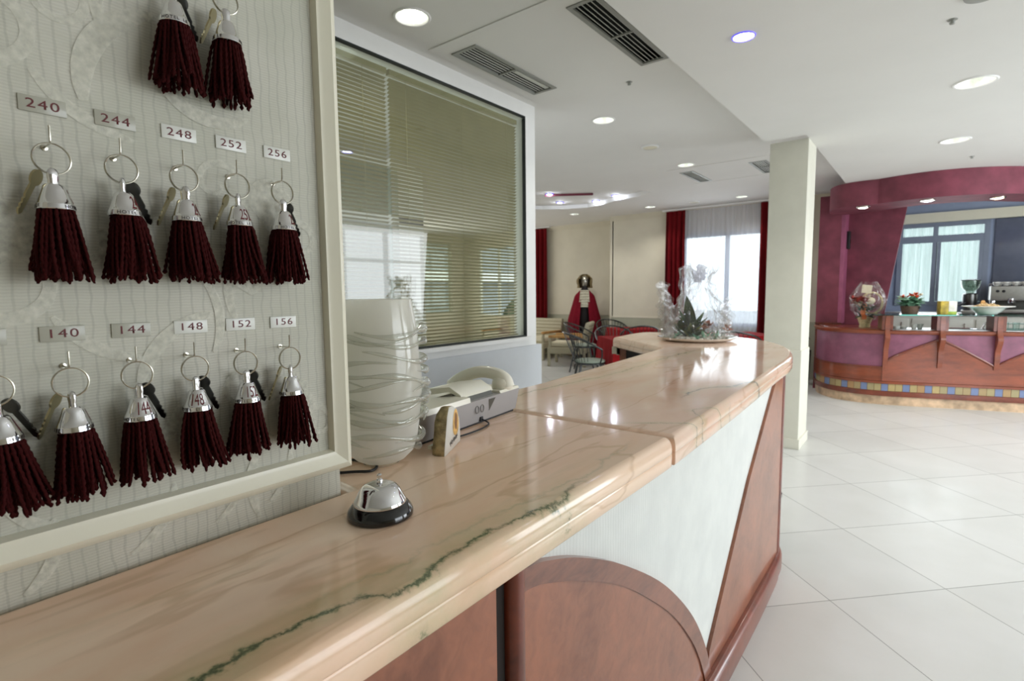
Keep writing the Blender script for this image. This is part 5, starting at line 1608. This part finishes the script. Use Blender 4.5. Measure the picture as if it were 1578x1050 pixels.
g = G(); g.layers(sh, [(.001, 1.0785), (0, 1.080), (0, 1.0905), (.001, 1.092)]); tag(g.obj('glass_shelf', 'shelf_glass'), 'green-edged glass shelf running above the bar counter on wooden brackets', 'shelf')

# canopy over the bar
cap = catmull([(-1.06, 8.30, 0), (-1.06, 7.95, 0), (-.985, 7.68, 0), (-.85, 7.55, 0), (-.68, 7.50, 0), (-.518, 7.508, 0)], 6)
cap2 = catmull([(-.518, 7.50, 0), (-.31, 7.43, 0), (-.105, 7.387, 0), (.10, 7.40, 0), (.297, 7.458, 0), (.50, 7.57, 0), (.708, 7.738, 0), (1.0, 8.05, 0), (1.3, 8.45, 0)], 6)
can = [(a, b) for a, b, c in cap] + [(a, b) for a, b, c in cap2[1:]]
back_edge = [(1.05, 8.75), (.70, 8.40), (.45, 8.14), (.15, 8.00), (-.10, 7.98), (-.35, 8.06), (-.55, 8.20), (-.78, 8.32)]
g = G(); g.prism(can + back_edge, 2.37, LO - .001); struct(g, 'ceiling_bar_canopy', 'burgundy_plaster', smooth=30)
for (x, y), nm, gl, rc in zip(((-.675, 7.66), (-.068, 7.56), (.533, 7.87)), ('round lit spot under the burgundy canopy, leftmost', 'round lit spot under the burgundy canopy, middle', 'round warm lit spot under the burgundy canopy, rightmost'), ('lamp_glow', 'lamp_cool', 'lamp_warm'), ((1, .95, .8), (.95, .97, 1), (1, .75, .5))):
    z = 2.37
    t_ = thing('canopy_spotlight', nm, 'ceiling light', (x, y, z), group='spots under the bar canopy')
    g = G(); g.lathe([(.050, -.001), (.052, -.014), (.066, -.012), (.070, -.001)], (x, y, z), 24); g.obj('trim_ring', 'nickel', t_)
    g = G(); g.lathe([(.001, -.022), (.03, -.020), (.050, -.012)], (x, y, z), 24); g.obj('lamp', gl, t_)
    l = bpy.data.lights.new('canopy_lamp', 'SPOT'); l.energy = 12; l.color = rc; l.spot_size = 2.0; l.spot_blend = .6; l.shadow_soft_size = .04
    o = bpy.data.objects.new('canopy_lamp', l); o.location = (x, y, z - .04); COL.objects.link(o)

# pillar and slanted screen wall
g = G(); g.bb(-1.235, -.975, 8.42, 8.80, 0, LO); struct(g, 'wall_bar_pillar', 'burgundy_plaster')
g = G(); g.bb(-.975, -.93, 8.425, 8.80, .92, LO); struct(g, 'trim_lit_side', 'burgundy_lit_side')  # pillar's side face, its brighter lighting put into the colour
g = G(); h = G(); h.prism([(-.97, .0), (-.97, LO), (-.262, LO), (-.49, .92), (-.49, 0)], 8.78, 8.86); g.add([(a, c, b) for a, b, c in h.v], h.f); struct(g, 'wall_bar_screen', 'burgundy_plaster', smooth=20)
g = G(); g.bb(-1.24, -.92, 8.405, 8.419, .9145, .935); tag(g.obj('wood_ledge', 'mahogany_dark'), 'short dark wood ledge at the foot of the burgundy pillar', 'ledge')
t_ = thing('wall_speaker', 'small black loudspeaker on the burgundy wall beside the pillar', 'speaker', (-.915, 8.66, 2.05))
g = G(); g.rbox((-.910, 8.66, 2.06), (.038, .10, .24), .008); g.obj('cabinet', 'black_rubber', t_)
g = G(); g.lathe([(.001, 0), (.03, .0), (.034, .004), (.026, .006), (.001, .003)], (0, 0, 0), 20); g.xf(Matrix.Translation((-.891, 8.66, 2.04)) @ Matrix.Rotation(R(90), 4, 'Y')); g.obj('cone', 'nickel', t_)

# back bar bench with the coffee things
bb_ = thing('back_counter', 'pale back counter under the bar window', 'cabinet', (.6, 9.85, 0))
g = G(); g.bb(-.9, 2.6, 9.60, YB - .002, .0, 1.0); g.obj('carcass', 'frame_white', bb_)
g = G(); g.rbox((.85, 9.88, 1.02), (3.5, .60, .04), .006); g.obj('top', 'brushed_steel', bb_)
for k in range(5):
    g = G(); g.rbox((-.55 + .7 * k, 9.592, .50), (.66, .02, .90), .004); d = g.obj('door', 'frame_white', bb_)
    g = G(); g.tube([(-.30 + .7 * k, 9.572, .80), (-.30 + .7 * k, 9.572, .90)], .006, 8); g.obj('handle', 'nickel', d)
ZB = 1.04
# grinder
gx, gy = .445, 9.78
t_ = thing('coffee_grinder', 'coffee grinder with smoked round bean hopper on the back counter', 'coffee grinder', (gx, gy, ZB))
g = G(); g.rbox((gx, gy, ZB + .02), (.17, .24, .04), .01); g.obj('base', 'brushed_steel', t_)
g = G(); g.lathe([(.070, .04), (.068, .10), (.075, .13), (.082, .20), (.080, .26), (.06, .275), (.001, .28)], (gx, gy, ZB), 28); g.obj('body', 'dark_steel', t_)
g = G(); g.lathe([(.045, .275), (.05, .30), (.09, .345), (.105, .40), (.108, .45), (.104, .45), (.10, .40), (.085, .35), (.04, .305)], (gx, gy, ZB), 32); g.obj('hopper', 'hopper_glass', t_)
g = G(); g.lathe([(.109, .45), (.110, .458), (.05, .468), (.001, .468)], (gx, gy, ZB), 32); g.obj('hopper_lid', 'black_rubber', t_)
g = G(); g.tube([(gx - .04, gy - .10, ZB + .14), (gx - .12, gy - .12, ZB + .11)], .012, 8); g.obj('fork_handle', 'black_rubber', t_)
# espresso machine
ex, ey = 1.02, 9.80
t_ = thing('espresso_machine', 'wide steel espresso machine on the back counter at the right picture edge', 'espresso machine', (ex, ey, ZB))
g = G(); g.rbox((ex, ey + .05, ZB + .27), (.74, .36, .20), .012); g.obj('upper_housing', 'brushed_steel', t_)
g = G(); g.rbox((ex, ey + .12, ZB + .10), (.72, .22, .16), .01); g.obj('back_panel', 'dark_steel', t_)
g = G(); g.rbox((ex, ey - .02, ZB + .035), (.74, .44, .05), .008); g.obj('drip_tray', 'brushed_steel', t_)
for sx in (-.33, .33):
    g = G(); g.tube([(ex + sx, ey - .10, ZB + .0), (ex + sx, ey - .10, ZB + .18)], .014, 8); g.obj('leg', 'chrome', t_)
for sx in (-.16, .14):
    g = G(); g.lathe([(.035, 0), (.035, -.05), (.028, -.06), (.001, -.06)], (ex + sx, ey - .15, ZB + .20), 20); gh = g.obj('group_head', 'chrome', t_)
    g = G(); g.tube([(ex + sx, ey - .17, ZB + .15), (ex + sx, ey - .30, ZB + .13)], .012, 8); g.obj('portafilter_handle', 'black_rubber', gh)
for sx in (-.30, -.24, .0, .26):
    g = G(); g.lathe([(.018, 0), (.018, .02), (.001, .022)], (0, 0, 0), 14); g.xf(Matrix.Translation((ex + sx, ey - .13, ZB + .30)) @ Matrix.Rotation(R(90), 4, 'X')); g.obj('knob', 'black_rubber', t_)
g = G()
for a, b in (((ex - .37, ey - .13), (ex + .37, ey - .13)), ((ex - .37, ey + .22), (ex + .37, ey + .22))): g.tube([(a[0], a[1], ZB + .40), (b[0], b[1], ZB + .40)], .005, 6)
for x in (ex - .37, ex, ex + .37):
    for y in (ey - .13, ey + .22): g.tube([(x, y, ZB + .37), (x, y, ZB + .40)], .004, 6)
g.obj('cup_rail', 'chrome', t_)
def cup(x, y, z, label):
    t_ = thing('espresso_cup', label, 'cup', (x, y, z), group='white cups on the espresso machine')
    g = G(); g.lathe([(.018, 0), (.026, .006), (.036, .026), (.040, .055), (.037, .055), (.033, .026), (.022, .008), (.001, .006)], (x, y, z), 20); g.obj('bowl', 'porcelain', t_)
    g = G(); g.tube([(x + .036, y - .0, z + .045), (x + .058, y, z + .042), (x + .058, y, z + .022), (x + .034, y, z + .018)], .0045, 6); g.obj('handle', 'porcelain', t_)
words = ('first', 'second', 'third', 'fourth', 'fifth', 'sixth', 'seventh')
for i in range(7):
    cup(ex - .31 + .093 * i, ey - .06, ZB + .371, 'white cup in the front row on the espresso machine, %s from the left' % words[i])
for i in range(7):
    cup(ex - .27 + .093 * i, ey + .08, ZB + .371, 'white cup in the back row on the espresso machine, %s from the left' % words[i])

# things on the glass shelf
ZG = 1.0925
def leafy(g, c, n, L, rr, up=.6, w_=.5):
    for i in range(n):
        a = rr.uniform(0, 2 * PI)
        leaf_blade(g, (c[0] + rr.uniform(-.03, .03), c[1] + rr.uniform(-.03, .03), c[2] + rr.uniform(-.01, .05)), L * rr.uniform(.6, 1.1), L * w_ * rr.uniform(.7, 1.1), a, rr.uniform(.1, 1.5) * up + .2, .7)
rr = random.Random(12)
qx, qy = bp(.225, .03)
t_ = thing('potted_flower', 'pot plant with pale green leaves and orange blooms on the glass bar shelf', 'plant', (qx, qy, ZG))
g = G(); g.lathe([(.001, 0), (.075, 0), (.088, .06), (.094, .095), (.086, .095), (.08, .085), (.001, .085)], (qx, qy, ZG), 28); g.obj('pot', 'pot_brown', t_)
g = G()
for i in range(95):
    a = rr.uniform(0, 2 * PI); q = rr.uniform(.02, .10)
    leaf_blade(g, (qx + q * math.cos(a) * .6, qy + q * math.sin(a) * .6, ZG + .085 + rr.uniform(0, .08)), rr.uniform(.08, .13), rr.uniform(.05, .08), a + rr.uniform(-.5, .5), rr.uniform(.3, 1.35), .6)
g.obj('leaves', 'leaf_pale', t_, smooth=60)
g = G()
for i in range(24):
    a = rr.uniform(0, 2 * PI)
    leaf_blade(g, (qx, qy, ZG + .08), rr.uniform(.08, .14), rr.uniform(.03, .05), a, rr.uniform(.5, 1.5), .6)
g.obj('dark_leaves', 'leaf_dark', t_, smooth=60)
g = G()
for c in ((-.03, -.02, .205), (.02, -.03, .215), (.05, .0, .23), (-.07, -.01, .20), (.0, .03, .22), (.06, -.03, .20)): bloom(g, (qx + c[0], qy + c[1], ZG + c[2] - .01), .045, 8, rr)
g.obj('blooms', 'bloom_orange', t_, smooth=60)
g = G()
for c in ((-.10, -.02, .18), (.095, .0, .225), (.04, .03, .24)): bloom(g, (qx + c[0], qy + c[1], ZG + c[2] - .01), .04, 7, rr)
g.obj('pale_blooms', 'bloom_cream', t_, smooth=60)
qx, qy = bp(.57, .02)
t_ = thing('gift_box', 'small yellow-green and white carton standing on the glass bar shelf', 'box', (qx, qy, ZG))
g = G(); g.rbox((qx - .035, qy, ZG + .075), (.075, .12, .15), .003, rz=R(16)); g.obj('gold_side', 'box_gold', t_)
g = G(); g.rbox((qx + .038, qy + .02, ZG + .09), (.075, .12, .115), .003, rz=R(16)); g.obj('white_label_side', 'box_white', t_)
g = G(); g.rbox((qx + .038, qy + .02, ZG + .016), (.078, .122, .032), .002, rz=R(16)); g.obj('green_band', 'box_green', t_)
qx, qy = bp(.95, .04)
t_ = thing('candy_bowl', 'wide white bowl heaped with sweets on the glass bar shelf', 'bowl', (qx, qy, ZG))
g = G(); g.lathe([(.001, 0), (.09, 0), (.10, .006), (.13, .03), (.17, .068), (.20, .080), (.262, .088), (.262, .094), (.19, .088), (.16, .072), (.12, .036), (.001, .01)], (qx, qy, ZG), 48, M=Matrix.Translation((qx, qy, 0)) @ Matrix.Diagonal((.88, .78, 1, 1)) @ Matrix.Translation((-qx, -qy, 0))); g.obj('bowl', 'porcelain', t_)
g = G()
for i in range(110):
    a = rr.uniform(0, 6.28); q = .13 * math.sqrt(rr.random())
    z = ZG + .075 + .04 * (1 - (q / .13) ** 2) + rr.uniform(-.012, .008)
    g.sphere((qx + q * math.cos(a), qy + q * math.sin(a) * .9, z), (rr.uniform(.010, .018), rr.uniform(.010, .016), .010), 8, 5)
o = tag(g.obj('sweets', 'candy'), 'heap of wrapped sweets in the wide white bowl', 'sweets'); o['kind'] = 'stuff'
g = G()
for c in ((-.05, -.01), (-.035, .01)): g.sphere((qx + c[0], qy + c[1], ZG + .13), (.014, .012, .028), 8, 6)
g.obj('wrapped_sweet', 'tan_wood', t_)

# gift basket on the curved end
qx, qy = -.62, 7.93; ZC = .914
t_ = thing('gift_basket', 'cream basket of red and cream flowers with card under cellophane on the curved bar end', 'gift basket', (qx, qy, ZC))
g = G(); g.lathe([(.001, 0), (.060, 0), (.062, .01), (.055, .03), (.075, .09), (.092, .135), (.085, .135), (.06, .10), (.001, .09)], (qx, qy, ZC), 28); g.obj('basket', 'basket_cream', t_)
g = G(); 
for i in range(34):
    a = rr.uniform(0, 6.28); leaf_blade(g, (qx + .05 * math.cos(a), qy + .05 * math.sin(a), ZC + rr.uniform(.11, .26)), rr.uniform(.09, .17), .045, a, rr.uniform(.3, 1.5), .6)
g.obj('leaves', 'leaf_dark', t_, smooth=60)
g = G()
for c in ((-.11, -.09, .34), (-.07, -.11, .31), (-.03, -.10, .33), (-.10, -.07, .29), (.0, -.11, .31)): bloom(g, (qx + c[0], qy + c[1], ZC + c[2]), .075, 11, rr)
g.obj('red_flowers', 'bloom_red', t_, smooth=60)
g = G()
for c in ((-.09, -.08, .30), (.03, -.06, .36), (-.05, -.1, .27)): bloom(g, (qx + c[0], qy + c[1], ZC + c[2]), .06, 9, rr)
g.obj('cream_flowers', 'bloom_cream', t_, smooth=60)
g = G(); g.tube([(qx + .06 + .11 * math.cos(a), qy, ZC + .30 + .13 * math.sin(a)) for a in [2 * PI * k / 30 for k in range(30)]], .012, 8, closed=True); g.obj('wreath_handle', 'basket_cream', t_)
g = G(); g.sphere((qx + .05, qy - .07, ZC + .33), (.055, .02, .045), 16, 8); g.obj('round_tag', 'card_cream', t_)
g = G(); g.box((0, 0, 0), (.105, .004, .10)); g.xf(Matrix.Translation((qx + .01, qy - .075, ZC + .475)) @ Matrix.Rotation(R(6), 4, 'Y')); g.obj('card', 'card_cream', t_)
g = G(); g.grid(lambda u, v: (qx - .01 + (u - .5) * .05 + .01 * math.sin(v * 9), qy - .10 - .01 * math.sin(v * 12), ZC + .30 - .20 * v), 4, 16); g.obj('ribbon', 'ribbon_orange', t_)
def cel2(seed):
    rn = random.Random(seed); p = [rn.uniform(0, 6.28) for _ in range(5)]
    def f(u, v):
        a = 2 * PI * u
        r = .055 + .12 * math.sin(.25 + v * PI * .84) 
        r *= 1 + .10 * math.sin(9 * a + p[0] + 4 * v) + .07 * math.sin(17 * a + p[1] - 9 * v) * (0.4 + v)
        return (qx + .02 + r * math.cos(a), qy + .85 * r * math.sin(a), ZC + .09 + .46 * v + .02 * math.sin(7 * a + p[2]) * v)
    return f
g = G(); g.grid(cel2(3), 110, 26, closeu=True); g.obj('cellophane', 'cellophane', t_, smooth=22)

# sink, tap, dishes on the bar's working top
t_ = thing('bar_tap', 'chrome tap with upward slanting spout behind the glass shelf', 'tap', bp(1.0, .25, .908))
P_ = [bp(1.0, .25, .912), bp(1.0, .25, .95), bp(1.02, .24, .985), bp(1.07, .22, 1.02), bp(1.12, .20, 1.045), bp(1.17, .19, 1.048), bp(1.175, .188, 1.035)]
g = G(); g.tube(catmull(P_, 5), .011, 10); g.obj('spout', 'chrome', t_)
g = G(); g.lathe([(.022, 0), (.022, .012), (.014, .02)], bp(1.0, .25, .908), 18); g.obj('base_ring', 'chrome', t_)
g = G(); c_ = bp(.80, .30, .912); g.layers(round_poly([bp(.60, .20), bp(.95, .20), bp(.95, .44), bp(.60, .44)], .03, 4), [(0, .9085), (-.004, .914), (.012, .914), (.016, .9095)]); tag(g.obj('sink_rim', 'chrome'), 'steel sink rim let into the bar top between the brackets', 'sink')
for i, (s_, d, r_, h) in enumerate(((.14, .18, .045, .035), (.22, .22, .05, .03), (.31, .16, .035, .06), (.38, .20, .035, .06))):
    x, y = bp(s_, d)
    g = G(); g.lathe([(.001, 0), (r_ * .6, 0), (r_, h), (r_ * .92, h), (r_ * .5, .006), (.001, .006)], (x, y, .9085), 22)
    tag(g.obj('white_dish', 'porcelain'), ('low white dish on the bar top, leftmost under the glass shelf', 'low white dish on the bar top, second under the glass shelf', 'small white beaker on the bar top, third under the glass shelf', 'small white beaker on the bar top, nearest the second bracket')[i], 'dish', 'white dishes under the glass shelf')
t_ = thing('glass_rack', 'low grey metal rack of glassware on the bar top at the right edge', 'rack', bp(1.28, .25, .908))
g = G()
a = [bp(1.12, .16), bp(1.45, .16), bp(1.45, .36), bp(1.12, .36)]
for z in (.916, .98): g.tube([(x, y, z) for x, y in a], .004, 6, closed=True)
for x, y in a: g.tube([(x, y, .909), (x, y, .98)], .004, 6)
g.obj('wire_frame', 'chrome', t_)
for k in range(3):
    x, y = bp(1.19 + .10 * k, .24)
    g = G(); g.lathe([(.001, .004), (.028, .004), (.034, .085), (.032, .085), (.026, .008), (.001, .008)], (x, y, .909), 20)
    tag(g.obj('drinking_glass', 'clear_glass'), 'clear drinking glass in the wire rack on the bar top, %s from the left' % words[k], 'glass', 'glasses in the wire rack')

# dark corner beyond the column: two stacked things seen between column and bar
t_ = thing('umbrella_stand', 'dark narrow umbrella stand between the column and the bar, by the far wall', 'umbrella stand', (-1.42, 8.75, 0))
g = G(); g.lathe([(.001, 0), (.08, 0), (.085, .01), (.10, .50), (.095, .50), (.08, .02)], (-1.42, 8.75, 0), 24); g.obj('body', 'black_lacquer', t_)
g = G(); g.tube([(-1.42, 8.75, .03), (-1.40, 8.76, .62), (-1.385, 8.76, .68), (-1.36, 8.76, .69), (-1.35, 8.76, .66)], .008, 8); g.obj('cane', 'black_rubber', t_)
